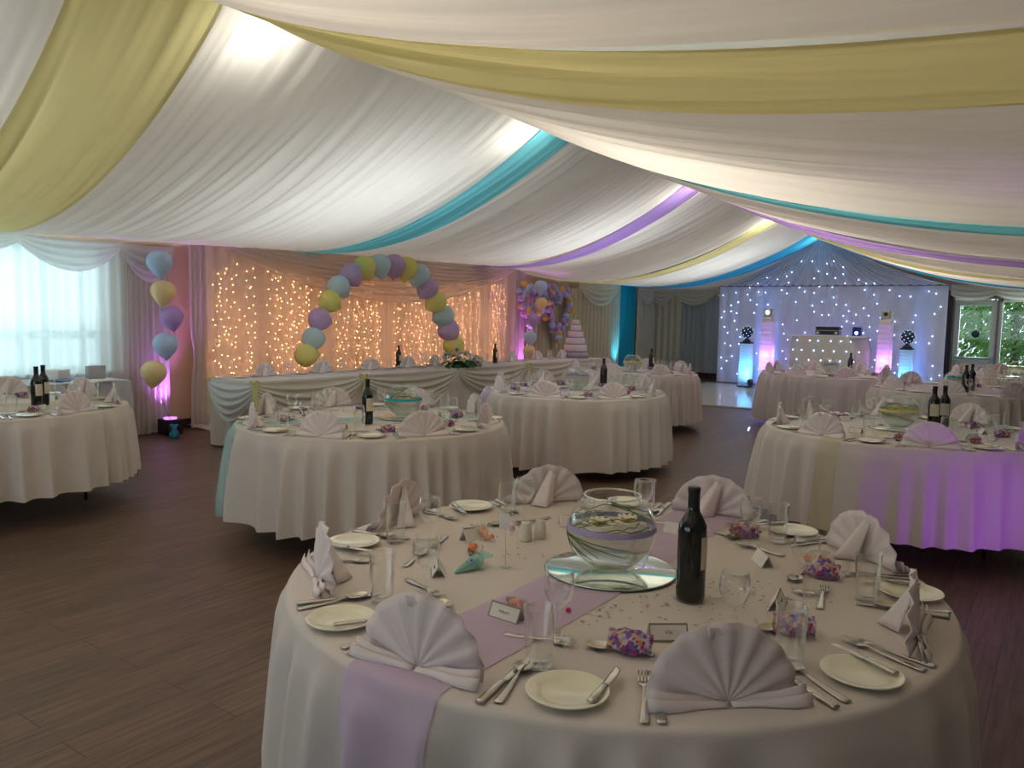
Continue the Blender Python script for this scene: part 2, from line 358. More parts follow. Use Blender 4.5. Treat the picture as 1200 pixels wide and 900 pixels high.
# garden seen through the far glazing
struct(MB().grid(lambda u, v: (-9 + 20 * u, 19.3 + 14 * v, -.12 + .05 * fbm(u * 20, v * 20)), 24, 16).build('ground', mat('garden_paving_and_soil', (.42, .40, .34), .9, var=.4, scale=.8)))
def tree(x, y, r, h, label, col, seed):
    t = empty('garden_tree', (x, y, -.1), label=label, cat='tree', group=None); rnd = random.Random(seed)
    MB().tube([(0, 0, 0), (.05, 0, h * .3), (0, .05, h * .6)], [.12, .09, .05], 8).build('trunk', M_DARKW, t)
    b = MB()
    for k in range(3600):
        a = rnd.uniform(0, 2 * PI); ph = math.acos(rnd.uniform(-1, 1)); rr = r * rnd.uniform(.55, 1) ** .5
        c = Vector((rr * sin(ph) * cos(a), rr * sin(ph) * sin(a), h * .62 + h * .45 * cos(ph) * rr / r)); s_ = rnd.uniform(.05, .11)
        d = Vector((rnd.gauss(0, 1), rnd.gauss(0, 1), rnd.gauss(0, 1))).normalized(); e = d.orthogonal().normalized(); g = d.cross(e)
        b.add([c - e * s_, c + g * s_ * .45, c + e * s_, c - g * s_ * .45], [(0, 1, 2, 3)], 0, False)
    b.build('foliage', col, t)
G1 = mat('sunlit_leaves', (.16, .36, .08), .5, var=.5, scale=3); G2 = mat('deep_green_leaves', (.02, .07, .02), .5, var=.5, scale=3)
tree(-3.1, 21.9, .95, 2.9, 'bright green tree outside behind the garden door', G1, 1)
tree(-1.1, 23.6, 1.2, 3.4, 'mid green tree outside to the right of the garden door', G1, 2)
tree(.35, 21.8, 1.0, 3.2, 'dark evergreen tree outside the window beside the garden door', G2, 3)
tree(2.6, 22.2, 1.1, 3.0, 'dark evergreen tree farthest right outside the far window', G2, 4)
hb = MB(); rg = random.Random(4)
for k in range(9000):
    c = Vector((rg.uniform(-7, 5), 25.8 + rg.uniform(-.5, .5), rg.uniform(-.1, 3.4))); s_ = rg.uniform(.08, .16); d = Vector((rg.gauss(0, 1), rg.gauss(0, 1), rg.gauss(0, 1))).normalized(); e = d.orthogonal().normalized(); g = d.cross(e)
    hb.add([c - e * s_, c + g * s_ * .5, c + e * s_, c - g * s_ * .5], [(0, 1, 2, 3)], 0, False)
tag(hb.build('garden_hedge', G1), 'tall leafy hedge at the end of the garden outside', 'hedge')
tag(MB().box((0.3, 20.3, .25), (3.2, .35, .75)).build('garden_wall', mat('pale_garden_stone', (.62, .62, .5), .8, var=.3, scale=5), bevel=.02), 'low pale stone wall outside beneath the dark evergreens', 'wall')

# ------------------------------------------------------------------ draped ceiling
XRG = -4.5
def zr(Y): return 3.43 - .011 * max(0, Y - 3)
def zeave(Y):
    ks = [(-3, 2.2), (3.4, 2.22), (6.9, 2.32), (9, 2.36), (12, 2.42), (14.4, 2.27), (19, 2.30)]
    for (a, p), (b_, q) in zip(ks, ks[1:]):
        if Y <= b_: return p + (q - p) * max(0, (Y - a) / (b_ - a))
    return ks[-1][1]
def drape(side, y0, y1, e0, e1, m, name, label, seed, ds=0.0):
    XE = XL + .04 if side < 0 else XR - .04; sag = (.37 if side < 0 else .29) + ds
    ny = max(8, int((y1 - y0) / .022)); nx = 44; rnd = random.Random(seed); ph = [rnd.uniform(0, 9) for _ in range(8)]
    def fn(u, v):
        t = v; X = XRG + (XE - XRG) * t; Ya = y0 + (y1 - y0) * u; Yb = e0 + (e1 - e0) * u; Y = Ya + (Yb - Ya) * (t ** .8)
        ZE = zeave(Y) if side < 0 else 2.10; q = zr(Y) * (1 - t) + ZE * t - 4 * sag * t * (1 - t)
        edge = min(1, u * (y1 - y0) / .05, (1 - u) * (y1 - y0) / .05)
        g = Ya
        w2 = .009 * sin(g * 38 + ph[0] + 2.6 * fbm(g * .9, t * 1.2, seed)) + .036 * fbm(g * 7.2, t * .9, seed + 3.1) + .034 * fbm(g * 19, t * 1.4, seed + 1) + .07 * fbm(g * 1.9, t * .7, seed + 8.2) * sin(PI * t)
        w3 = .020 * abs(sin(g * 12 + ph[1] + 3 * fbm(g * .7, t * 1.5, seed + 5)))
        k = .35 + .65 * sin(PI * min(1, t * 1.1 + .05))
        return (X, Y, q + (w2 + w3) * k * (.25 + .75 * edge))
    o = MB().grid(fn, ny, nx).build(name, m); return tag(o, label, 'ceiling drape')
# (y at ridge, y at eave, material)
bands = [(-2.6, 2.30, -2.6, 2.7, M_WHITEF, 'white'), (2.30, 3.15, 2.7, 3.55, M_YELF, 'yellow'), (3.15, 6.86, 3.55, 7.15, M_WHITEF, 'white'),
         (6.86, 7.42, 7.15, 7.5, M_TURF, 'turquoise'), (7.42, 10.5, 7.5, 11.2, M_WHITEF, 'white'), (10.5, 11.05, 11.2, 11.5, M_PURF, 'purple'),
         (11.05, 14.3, 11.5, 14.6, M_WHITEF, 'white'), (14.3, 14.85, 14.6, 14.9, M_YELF, 'yellow'), (14.85, 17.0, 14.9, 17.15, M_WHITEF, 'white'), (17.0, 17.95, 17.15, 17.6, M_BLUF, 'blue')]
where = {0: 'nearest the camera', 1: 'wide and nearest the camera', 2: 'between the near yellow and turquoise strips', 3: 'narrow, over the middle tables',
         4: 'between the turquoise and purple strips', 5: 'narrow, between two white swathes', 6: 'between the purple and far yellow strips', 7: 'narrow and far down the room',
         8: 'between the far yellow and blue strips', 9: 'last before the star cloth gable'}
rb = {0: (2.55, 2.05), 1: (3.60, 2.70), 2: (6.86, 6.40), 3: (7.5, 7.0), 4: (10.6, 9.75), 5: (11.5, 10.7), 6: (14.3, 13.4), 7: (14.85, 13.8), 8: (17.0, 16.9), 9: (17.95, 17.3)}
bands.append((17.95, 18.9, 17.6, 18.9, M_WHITEF, 'white')); rb[10] = (18.9, 18.9); where[10] = 'last, beyond the blue strip'
for side, sn in ((-1, 'left'), (1, 'right')):
    for i, (a, b_, c, d, m_, cn) in enumerate(bands):
        if side > 0: b_, d = rb[i]; a, c = rb[i - 1] if i else (-2.6, -2.6)
        drape(side, a, b_ + .03, c, d + .03, m_, 'ceiling_drape', f'{cn} ceiling voile on the {sn} slope, {where[i]}', 11 + i * 3 + (50 if side > 0 else 0), ds=(.03 if i % 2 else 0) + (i % 3) * .008)
# lamps strung above the ridge, behind the voile, at each rafter
for i, Y in enumerate((-.5, 3.55, 6.75, 10.75, 14.5, 17.6)):
    t = empty('batten_light', (XRG - .12, Y, 3.66), label=['white batten light above the ridge behind the camera', 'white batten light glowing over the near yellow drape', 'white batten light glowing over the turquoise drape', 'white batten light glowing over the purple drape', 'white batten light glowing over the far yellow drape', 'white batten light glowing over the blue drape'][i], cat='light')
    MB().box((0, 0, 0.04), (.07, .75, .04)).build('housing', M_PVC, t, bevel=.005); MB().tube([(0, -.25, .05), (0, -.25, .345)], .005, 5).tube([(0, .25, .05), (0, .25, .345)], .005, 5).build('hanger', M_STEEL, t)
    MB().tube([(0, -.35, 0), (0, .35, 0)], .014, 8).build('tube', glow('fluorescent_tube', (1, .96, .86), 6), t)
    lamp('batten_lamp', 'AREA', (XRG - .12, Y, 3.60), 8, (1, .95, .84), (XRG - .1, Y, 2), .1, .6, parent=t)
for i, (X, Y) in enumerate(((-2.2, 1), (-2.2, 6), (-2.2, 11), (-2.2, 16), (-6.4, 1), (-6.4, 6), (-6.4, 11), (-6.4, 16))):  # unseen fixtures added so the voile glows evenly and fills the room
    t = empty('fill_light', (X, Y, 3.9), label='added fill light hidden above the ceiling voile, ' + ['right slope, behind the near yellow strip', 'right slope, before the turquoise strip', 'right slope, by the purple strip', 'right slope, at the far end', 'left slope, behind the near yellow strip', 'left slope, before the turquoise strip', 'left slope, by the purple strip', 'left slope, at the far end'][i], cat='light', group='added fill lights above the voile')
    MB().lathe([(0, .08), (.09, .08), (.12, 0), (.1, 0), (.07, .05), (0, .05)], 20).build('shade', M_PVC, t)
    lamp('fill_lamp', 'AREA', (X, Y, 3.88), 62 if X > -4 else 41, (1, .88, .74) if X > -4 else (.92, .97, 1.0), (X, Y, 0), 1.6, parent=t)

# ------------------------------------------------------------------ curtains, swags
def curtain(name, p0, p1, z0, z1, m, label, cat='curtain', folds=14, amp=.03, parent=None, group=None, pinch=None, seed=0, bow=0.0):
    p0 = Vector((p0[0], p0[1], 0)); p1 = Vector((p1[0], p1[1], 0)); d = p1 - p0; L = d.length; nrm = Vector((d.y, -d.x, 0)).normalized()
    if nrm.dot(Vector((-4, 8, 0)) - (p0 + p1) / 2) < 0: nrm = -nrm
    def fn(u, v):
        z = z0 + (z1 - z0) * v; s_ = u
        if pinch: k = 1 - pinch[1] * math.exp(-((z - pinch[0]) / .22) ** 2); s_ = .5 + (u - .5) * k
        q = p0 + d * s_; a = sin(2 * PI * folds * u + 1.4 * fbm(u * folds * .3, v * .5, seed)) * amp + fbm(u * folds * .5, v * .8, seed + 4) * amp * .8
        q = q + nrm * (a + amp + .02 + bow * (1 - v) ** 3); return (q.x, q.y, z)
    o = MB().grid(fn, max(24, int(folds * 9)), 14).build(name, m, parent)
    return o if parent else tag(o, label, cat, group)
def swag(name, p0, p1, zt, h0, h1, m, label, cat='swag', n=6, out=.06, parent=None, group=None, power=1.0, side=None):
    p0 = Vector(p0); p1 = Vector(p1); d = p1 - p0; nrm = Vector((d.y, -d.x, 0)).normalized()
    if nrm.dot(Vector(side or (-4, 8, 0)) - (p0 + p1) / 2) < 0: nrm = -nrm
    def fn(u, v):
        sg = (4 * u * (1 - u)) ** power; h = h0 + (h1 - h0) * sg
        z = zt - h * v - .02 * sg; bul = out * (sin(v * PI) * .6 + .5 * v) * (.3 + .7 * sg) + .022 * sin(v * n * PI * 1.6 + 2.2 * sg) * sg + .01
        q = p0 + d * u + nrm * bul; return (q.x, q.y, z)
    o = MB().grid(fn, 36, n * 7).build(name, m, parent)
    return o if parent else tag(o, label, cat, group)
XC = XL + .14
curtain('sheer_curtain', (XC, .6), (XC, 3.72), .02, 2.2, M_SHEER, 'white sheer curtain over the bright window, left piece', folds=26, amp=.02, seed=1)
curtain('sheer_curtain', (XC, 3.72), (XC, 4.86), .02, 2.2, M_SHEER, 'white sheer curtain over the bright window beside the gathered drape', folds=9, amp=.022, seed=2)
curtain('curtain', (XC + .03, 4.84), (XC + .03, 5.12), .02, 2.15, M_CURT, 'gathered white voile drape closing the right side of the bright window', folds=5, amp=.03, seed=3)
curtain('curtain', (XC, 5.10), (XC, 5.38), .02, 2.2, M_CURT, 'narrow voile drape lit violet, left of the tan wall strip', folds=4, amp=.03, seed=4)
curtain('curtain', (XC, 5.66), (XC, 5.92), .02, 2.3, M_CURT, 'narrow voile drape lit pink, tied in at waist height beside the light curtain', folds=4, amp=.03, seed=5, pinch=(.9, .35))
M_SW = fabric('white_voile_swag', (.80, .80, .78), .45, clear=.12)
for i, (a, b_, h) in enumerate(((-.2, 1.8, .34), (1.8, 3.72, .34), (3.72, 4.78, .34), (4.78, 5.42, .42))):
    swag('window_swag', (XC + .1, a, 0), (XC + .1, b_, 0), 2.22, .10, h, M_SW, ['white voile swag over the bright window beyond the frame', 'white voile swag over the bright window cut by the frame edge', 'white voile swag over the bright window, whole scallop', 'white voile swag lit magenta beside the top blue balloon'][i], n=5)
# ---- fairy light backdrop behind the head table
FY0, FY1 = 5.9, 12.5
fl = empty('fairy_light_backdrop', (XL + .05, (FY0 + FY1) / 2, 0), label='voile backdrop with warm fairy lights behind the head table', cat='backdrop')
def rel(o, par): o.location = o.location - par.location; return o
rel(curtain('backing_cloth', (XL + .02, FY0), (XL + .02, FY1), .02, 2.5, M_PEACH, None, folds=24, amp=.012, parent=fl), fl)
rel(curtain('voile_panel', (XL + .24, FY0 - .05), (XL + .24, 9.02), .02, 2.5, M_VOILEB, None, folds=16, amp=.012, parent=fl, seed=6, bow=.06), fl)
rel(curtain('voile_panel', (XL + .24, 9.04), (XL + .24, FY1), .02, 2.5, M_VOILEB, None, folds=16, amp=.012, parent=fl, seed=7), fl)
for (a, b_, h0, h1, o_) in ((FY0 - .1, FY1, .10, .78, .10), (FY0 - .1, 10.2, .08, .5, .16), (8.0, FY1 + .05, .06, .46, .14)):
    rel(swag('voile_swag', (XL + .26, a, 0), (XL + .26, b_, 0), 2.46, h0, h1, fabric('sheer_cream_swag', (.86, .80, .76), .35, clear=.25), None, n=9, out=o_, parent=fl), fl)
rnd = random.Random(5)
bulb_me = MB().ball((0, 0, 0), .0075, 6, 4); GB = glow('warm_fairy_bulb', (1.0, .46, .17), 15)
bm0 = bulb_me.build('bulb', GB, fl); wires = MB(); rest = MB(); nb = 0; first = True
for k in range(56):
    y = FY0 + .12 + (FY1 - FY0 - .2) * (k + rnd.uniform(.1, .9)) / 56; x = XL + .10 + rnd.uniform(-.01, .03); zt = 2.25 - rnd.uniform(0, .15)
    if .45 < (k % 11) / 11 < .6 and rnd.random() < .5: continue
    pts = [(x, y + .012 * sin(j * 1.3 + k), zt - j * .17) for j in range(12)]
    wires.tube([(p[0] - fl.location.x, p[1] - fl.location.y, p[2]) for p in pts], .002, 3)
    z = zt - rnd.uniform(.02, .2)
    while z > .42:
        yy = y + rnd.uniform(-.055, .055); loc = (x - fl.location.x, yy - fl.location.y, z)
        if nb < 100 and (k % 4 == 0 or nb < 4):
            if first: bm0.location = loc; first = False
            else: c = bm0.copy(); COL.objects.link(c); c.location = loc
            nb += 1
        else: rest.ball(loc, .0075, 6, 4)
        z -= rnd.uniform(.045, .15)
struct(rest.build('bulbs', GB, fl), 'stuff'); wires.build('wire', mat('clear_cable', (.5, .42, .36), .4), fl)
for y in (6.4, 7.3, 8.2, 9.1, 10.0, 10.9, 11.8):
    lamp('fairy_glow_lamp', 'AREA', (XL + .13, y, .95), .8, (1, .58, .36), (-10, y, 1.05), .7, 1.4, parent=fl)
MB().grid(lambda u, v: (XL + .12 + .48 * v * (1 + .25 * sin(u * 9)), 5.68 + .62 * u, .012 + .03 * (1 - v) + .012 * (1 + sin(u * 40)) * (1 - v * .6)), 40, 8).build('voile_train', M_CURT, fl); rel(bpy.data.objects['voile_train'], fl)
curtain('curtain', (XC, 12.55), (XC, 12.95), .02, 2.5, M_CURT, 'narrow white drape lit violet at the far end of the light curtain', folds=5, amp=.03, seed=8)
curtain('curtain', (XC, 13.0), (XC, 15.0), .02, 2.1, M_CREAM, 'cream curtain behind the balloon hearts', folds=13, amp=.03, seed=9)
curtain('curtain', (XC, 15.0), (XC, 16.55), .02, 2.15, M_CREAM, 'cream curtain between the balloon hearts and the turquoise panel', folds=9, amp=.04, seed=10)
curtain('curtain', (XC, 16.55), (XC, 16.95), .02, 2.3, M_CURT, 'narrow white drape lit cyan beside the turquoise panel', folds=4, amp=.03, seed=11)
curtain('curtain', (XC, 16.97), (XC, 17.85), .02, 2.3, fabric('turquoise_satin', (.03, .40, .55), .1, sheen=.06), 'plain turquoise satin panel on the side wall', folds=3, amp=.01, seed=12)
curtain('curtain', (XC, 17.87), (XC, 18.8), .15, 2.2, M_CREAM, 'cream curtain in the far corner', folds=6, amp=.03, seed=13)
swag('window_swag', (XC + .08, 14.95, 0), (XC + .08, 16.75, 0), 2.25, .12, .50, fabric('cream_voile_swag', (.78, .75, .62), .3), 'cream scalloped swag beside the balloon hearts', n=5)
swag('window_swag', (XC + .08, 17.85, 0), (XC + .08, 18.85, 0), 2.25, .12, .42, fabric('cream_voile_swag', (.78, .75, .62), .3), 'cream scalloped swag in the far corner', n=5)
YE = YF - .12
curtain('curtain', (XL + .1, YE), (-8.0, YE), .17, 2.2, M_CREAM, 'pale curtain on the end wall at the corner', folds=5, amp=.03, seed=14)
curtain('curtain', (-8.0, YE), (-7.35, YE), .17, 2.2, M_GREY, 'grey curtain on the end wall left of the star cloth', folds=5, amp=.04, seed=15)
curtain('curtain', (-7.35, YE), (-6.6, YE - .05), .17, 2.2, fabric('pale_grey_curtain', (.56, .60, .62), .2), 'paler grey curtain on the end wall touching the star cloth', folds=6, amp=.04, seed=16)
for a, b_, l in ((-8.85, -8.2, 'white'), (-8.2, -7.1, 'second'), (-7.1, -6.3, 'third')):
    swag('window_swag', (a, YE - .1, 0), (b_, YE - .1, 0), 2.25, .12, .40, fabric('cream_voile_swag', (.78, .75, .62), .3), {'white': 'small scalloped swag on the end wall next to the corner', 'second': 'wide scalloped swag over the grey end wall curtain', 'third': 'scalloped swag over the end wall partly behind the star cloth'}[l], n=5)
swag('window_swag', (-2.05, YE - .1, 0), (-1.25, YE - .1, 0), 2.32, .22, .34, M_SW, 'pale green lit swag above the garden door', n=4)
swag('window_swag', (-1.25, YE - .1, 0), (-.2, YE - .1, 0), 2.32, .22, .34, M_SW, 'pale green lit swag above the dark evergreen window', n=4)
curtain('curtain', (-2.12, YE), (-2.0, YE), .02, 2.2, fabric('patterned_dark_curtain', (.12, .11, .13), .1), 'narrow dark curtain edge between star cloth and garden door', folds=2, amp=.02, seed=17)

# ------------------------------------------------------------------ star cloth, gable, stage
SY = 18.0
SX0, SX1 = atY(842, 400, SY).x, atY(1108, 400, SY).x
st = empty('star_cloth', ((SX0 + SX1) / 2, SY, 0), label='white star cloth backdrop dotted with blue white lights', cat='backdrop')
rel(curtain('cloth', (SX0, SY), (SX1, SY), .04, 2.27, M_STAR, None, folds=18, amp=.012, parent=st, seed=20), st)
def gable(u, v):
    xb = SX0 + (SX1 - SX0) * u; xa = XRG + (u - .5) * .25; x = xb + (xa - xb) * v
    rise = (3.27 - 2.27) * v; dz = .10 * sin(PI * v) * abs(u - .5) * 2
    return (x - st.location.x, .0 - .08 + .04 * sin(u * 2 * PI * 26) * (1 - v * .7) + .02 * fbm(u * 9, v, 3), 2.27 + rise - dz)
MB().grid(gable, 220, 14).build('gable_voile', fabric('grey_lilac_gable_voile', (.80, .80, .90), .45), st)
sgl = MB().box((0, -.06, 2.27), (SX1 - SX0, .02, .03)).build('top_rail', mat('grey_rail', (.2, .2, .22), .5), st)
led = MB().ball((0, 0, 0), .0095, 6, 4).build('led', glow('blue_white_led', (.34, .50, 1.0), 11), st); rest = MB(); rnd = random.Random(9); n = 0; pts = []
while len(pts) < 175:
    p = (rnd.uniform(SX0 + .05, SX1 - .05), rnd.uniform(.12, 2.95))
    if p[1] > 2.2 and abs(p[0] - XRG) > (3.0 - p[1]) * 2.2: continue
    if all((p[0] - q[0]) ** 2 + (p[1] - q[1]) ** 2 > .018 for q in pts): pts.append(p)
for i, p in enumerate(pts):
    loc = (p[0] - st.location.x, -.085 if p[1] < 2.25 else -.14, p[1])
    if i < 100:
        o = led if i == 0 else led.copy()
        if i: COL.objects.link(o)
        o.location = loc
    else: rest.ball(loc, .009, 6, 4)
struct(rest.build('leds', MATS['blue_white_led'], st), 'stuff')
# dance floor
df = empty('dance_floor', (-4.4, 15.5, 0), label='glossy white dance floor in front of the star cloth', cat='dance floor')
DX = (-6.75, -1.9); DYY = (13.15, 17.9)
MB().box((0, 0, .012), (DX[1] - DX[0], DYY[1] - DYY[0], .024)).build('panel', mat('glossy_white_floor_panel', (.74, .74, .72), .09, var=.02), df, bevel=.003)
b = MB(); hx = (DX[1] - DX[0]) / 2; hy = (DYY[1] - DYY[0]) / 2
for sx in (-1, 1): b.box((sx * (hx + .04), 0, .008), (.08, 2 * hy + .16, .016)); b.box((0, sx * (hy + .04), .008), (2 * hx, .08, .016))
b.build('edge_trim', mat('dull_aluminium_trim', (.42, .40, .36), .35, .6), df)
# lit pillars
def pillar(px0, px1, ptop, w_top, name, label, colr, Y, topkind, strength, toplabel):
    a = atY(px0, ptop, Y); c = atY(px1, ptop, Y); w_ = c.x - a.x; h = a.z; x = (a.x + c.x) / 2
    t = empty('light_column', (x, Y, .024), label=label, cat='light column')
    b = MB()
    def sc(u, v):
        q = u * 4; k = int(q) % 4; f = q - int(q); cs = [(-.5, -.5), (.5, -.5), (.5, .5), (-.5, .5)]; p0 = cs[k]; p1 = cs[(k + 1) % 4]
        rr = .97 + .03 * sin(v * PI * 14) ** 2; wv = w_ * (1.0 + .12 * (1 - v))
        return ((p0[0] + (p1[0] - p0[0]) * f) * wv * rr, (p0[1] + (p1[1] - p0[1]) * f) * wv * rr, .03 + (h - .08) * v)
    b.grid(sc, 16, 40, closed=True, smooth=False).build('lycra_sleeve', fabric('white_lycra', (.82, .82, .84), .6, clear=.05), t)
    MB().box((0, 0, .015), (w_ * 1.25, w_ * 1.25, .03)).build('base_plate', M_BLACKM, t, bevel=.004)
    MB().box((0, 0, h - .035), (w_ * 1.08, w_ * 1.08, .03)).build('top_plate', M_BLACKM if topkind == 'ball' else M_CER, t, bevel=.004)
    MB().lathe([(0, 0), (.07, 0), (.07, .05), (.05, .06), (0, .06)], 16, c=(0, 0, .03)).build('led_uplight', M_STUD, t)
    lamp('column_lamp', 'SPOT', (x, Y, .13), strength, colr, (x, Y, 2), .03, spot=R(70 if topkind == 'ball' else 60), blend=.8, parent=t)
    lamp('column_glow', 'POINT', (x, Y, .35 if topkind == 'ball' else .75), strength * (.035 if topkind == 'ball' else .06), colr, size=.05, parent=t)
    return x, Y, h + .005, w_
for (p0, p1, pt, lab, colr, kind, s_, tl) in (
    (894, 907, 376, 'tall violet lit column left of the mixing booth', (.62, .22, 1.0), 'head', 60, 'grey moving head light on the tall column left of the booth'),
    (1031, 1046, 379, 'tall violet lit column right of the mixing booth', (.70, .22, 1.0), 'head', 60, 'grey moving head light on the tall column right of the booth'),
    (869.5, 881, 401, 'short cyan lit column at the outer left of the stage', (.05, .62, 1.0), 'ball', 42, 'dark mirrored effect ball on the short left column'),
    (1056, 1070, 408, 'short cyan lit column at the outer right of the stage', (.05, .62, 1.0), 'ball', 42, 'dark mirrored effect ball on the short right column')):
    x, y, h, w_ = pillar(p0, p1, pt, 0, 'light_column', lab, colr, 17.25, kind, s_, tl)
    if kind == 'head':
        t = empty('moving_head_light', (x, y, h), label=tl, cat='stage light')
        MB().box((0, 0, .03), (.20, .20, .06)).build('base', M_CER, t, bevel=.01)
        MB().box((-.095, 0, .14), (.03, .10, .18)).box((.095, 0, .14), (.03, .10, .18)).build('yoke', M_CER, t, bevel=.008)
        MB().box((0, 0, .17), (.15, .16, .17)).build('head', mat('grey_green_lamp_body', (.40, .43, .38), .4), t, bevel=.02)
        MB().lathe([(0, 0), (.035, 0), (.04, .012), (0, .012)], 16, T=Matrix.Translation((0, -.08, .18)) @ Matrix.Rotation(R(90), 4, 'X')).build('lens', M_STUD if x > -4 else glow('lit_lens', (.9, .97, 1), 6), t)
    else:
        t = empty('effect_ball', (x, y, h), label=tl, cat='stage light')
        MB().lathe([(0, 0), (.10, 0), (.09, .03), (.04, .07), (.04, .10), (0, .10)], 18).build('base', M_STUD, t)
        MB().ball((0, 0, .22), .135, 20, 12, sq=(1, 1, 1)).build('ball', mat('dark_blue_gloss_shell', (.02, .03, .08), .2), t)
        d0 = None
        for i in range(40):
            a = i * 2.399; z = 1 - 2 * (i + .5) / 40; q = math.sqrt(1 - z * z) * .137
            if d0 is None: o = d0 = MB().ball((0, 0, 0), .012, 6, 4).build('lens_dot', glow('pale_blue_lens_dot', (.5, .7, .9), .9), t)
            else: o = d0.copy(); COL.objects.link(o)
            o.location = (q * cos(a), q * sin(a), .22 + z * .137)
# booth
bt = empty('mixing_booth', (-4.05, 16.9, .024), label='white cloth covered mixing booth with starry front', cat='booth')
bx0, bx1 = atY(915, 410, 16.9).x, atY(1015, 410, 16.9).x; bz = atY(965, 394, 16.9).z; bt.location.x = (bx0 + bx1) / 2; bw = bx1 - bx0
def bf(u, v):
    q = (u * 2 - 1); w_ = bw / 2 * (1 - .10 * max(0, v - .75) / .25) ; x = q * w_
    y = .55 * (abs(q) ** 6) - .02 * sin(u * 40) * .3; return (x, y, .02 + (bz - .04) * v)
MB().grid(bf, 60, 16).build('front_cloth', fabric('cream_booth_cloth', (.66, .64, .58), .12), bt, solid=.01)
MB().box((0, .30, bz - .03), (bw * .9, .55, .03)).build('top', M_CER, bt, bevel=.01)
ld = MB().ball((0, 0, 0), .009, 6, 4).build('led', MATS['blue_white_led'], bt); k = 0
for r_ in range(5):
    for c_ in range(7):
        x = -bw / 2 * .82 + bw * .82 * (c_ + (.5 if r_ % 2 else 0)) / 6.5 + random.uniform(-.04, .04); z = bz - .12 - r_ * .2
        o = ld if k == 0 else ld.copy()
        if k: COL.objects.link(o)
        o.location = (x, -.02, z); k += 1
t = empty('disc_player', (atY(968, 388, 16.9).x, 17.1, bz + .02), label='black twin disc player on top of the mixing booth', cat='music player')
MB().box((0, 0, .05), (.46, .25, .08)).build('lower_deck', M_STUD, t, bevel=.008); MB().box((0, .02, .14), (.46, .25, .07)).build('upper_deck', M_STUD, t, bevel=.008)
MB().box((0, -.01, .0975), (.44, .24, .012)).build('silver_strip', M_STEEL, t); MB().box((-.18, -.135, .05), (.05, .01, .04)).box((.18, -.135, .05), (.05, .01, .04)).build('button', M_CER, t)
t = empty('speaker', (bt.location.x + .72 * bw / 2, 17.15, bz + .02), label='small blue lit box beside the disc player', cat='stage light')
MB().box((0, 0, .09), (.16, .16, .18)).build('body', mat('dark_blue_plastic', (.01, .03, .25), .3), t, bevel=.01)
MB().lathe([(0, 0), (.03, 0), (.03, .01), (0, .01)], 12, T=Matrix.Translation((0, -.08, .06)) @ Matrix.Rotation(R(90), 4, 'X')).build('lens', MATS['blue_white_led'], t)

# ------------------------------------------------------------------ LED uplighters
def uplight(loc, aim, energy, colr, label, ang=70, extra=None):
    t = empty('uplighter', loc, label=label, cat='light')
    MB().box((0, 0, .10), (.22, .20, .18)).build('housing', M_STUD, t, bevel=.012)
    MB().lathe([(0, 0), (.07, 0), (.075, .02), (0, .02)], 18, c=(0, 0, .185)).build('lens', glow('lens_' + label[:6], colr, 2), t)
    MB().box((-.13, 0, .10), (.012, .05, .14)).box((.13, 0, .10), (.012, .05, .14)).build('bracket', M_BLACKM, t)
    lamp('uplighter_lamp', 'SPOT', (loc[0], loc[1], .24), energy, colr, aim, .04, spot=R(ang), blend=.9, parent=t)
    if extra: lamp('uplighter_lamp', 'SPOT', (loc[0], loc[1], .24), extra[1], colr, extra[0], .04, spot=R(extra[2]), blend=.9, parent=t)
VIO = (.52, .13, 1.0); MAG = (.85, .2, 1.0)
uplight((-8.62, 5.28, 0), (-8.90, 5.24, 1.5), 60, (.68, .2, 1), 'black box uplighter washing the drape behind the balloons violet', 75)
uplight((-8.62, 12.75, 0), (-8.86, 12.8, 2.3), 80, MAG, 'black uplighter washing the wall violet past the light curtain', 70)
uplight((-8.6, 16.72, 0), (-8.85, 16.75, 2.2), 60, (.05, .75, 1.0), 'black uplighter washing the wall cyan beside the turquoise panel', 60)
uplight((.45, 4.55, 0), (-.05, 4.6, 2.3), 22, VIO, 'black uplighter on the right wall throwing violet on drape and table', 60, ((-.6, 5.4, .55), 17, 70))
# moving beam spot on the floor
q = at(886, 503, 0); lamp('beam_lamp', 'SPOT', (-5.25, 16.85, 1.72), 14000, (.20, .30, 1), q, .01, spot=R(1.9), blend=.4)
def par(loc, aim, e, c, label):
    t = empty('par_light', loc, label=label, cat='stage light'); T_ = (Vector(aim) - Vector(loc)).to_track_quat('Z', 'Y').to_matrix().to_4x4(); T_.translation = (0, 0, .12)
    MB().lathe([(0, -.08), (.05, -.08), (.065, .02), (.065, .06), (.058, .06), (.055, .0), (0, .0)], 18, T=T_).build('can', M_STUD, t)
    MB().tube([(-.08, 0, .12), (-.08, 0, .01), (.08, 0, .01), (.08, 0, .12)], .006, 6).build('yoke', M_BLACKM, t)
    p_ = Vector(loc) + T_ @ Vector((0, 0, .065)); lamp('par_lamp', 'SPOT', p_, e, c, aim, .05, spot=R(110), blend=1, parent=t)
par((-5.55, 16.9, .024), (-6.0, 18, 1.0), 60, (.08, .30, 1), 'small black floor light behind the left end of the booth table')
par((-2.95, 16.9, .024), (-2.5, 18, .8), 70, (.08, .30, 1), 'small black floor light between the right hand columns')
par((-4.05, 17.7, .024), (-4.2, 18, 2.2), 22, (.35, .30, 1), 'small black floor light behind the mixing booth')

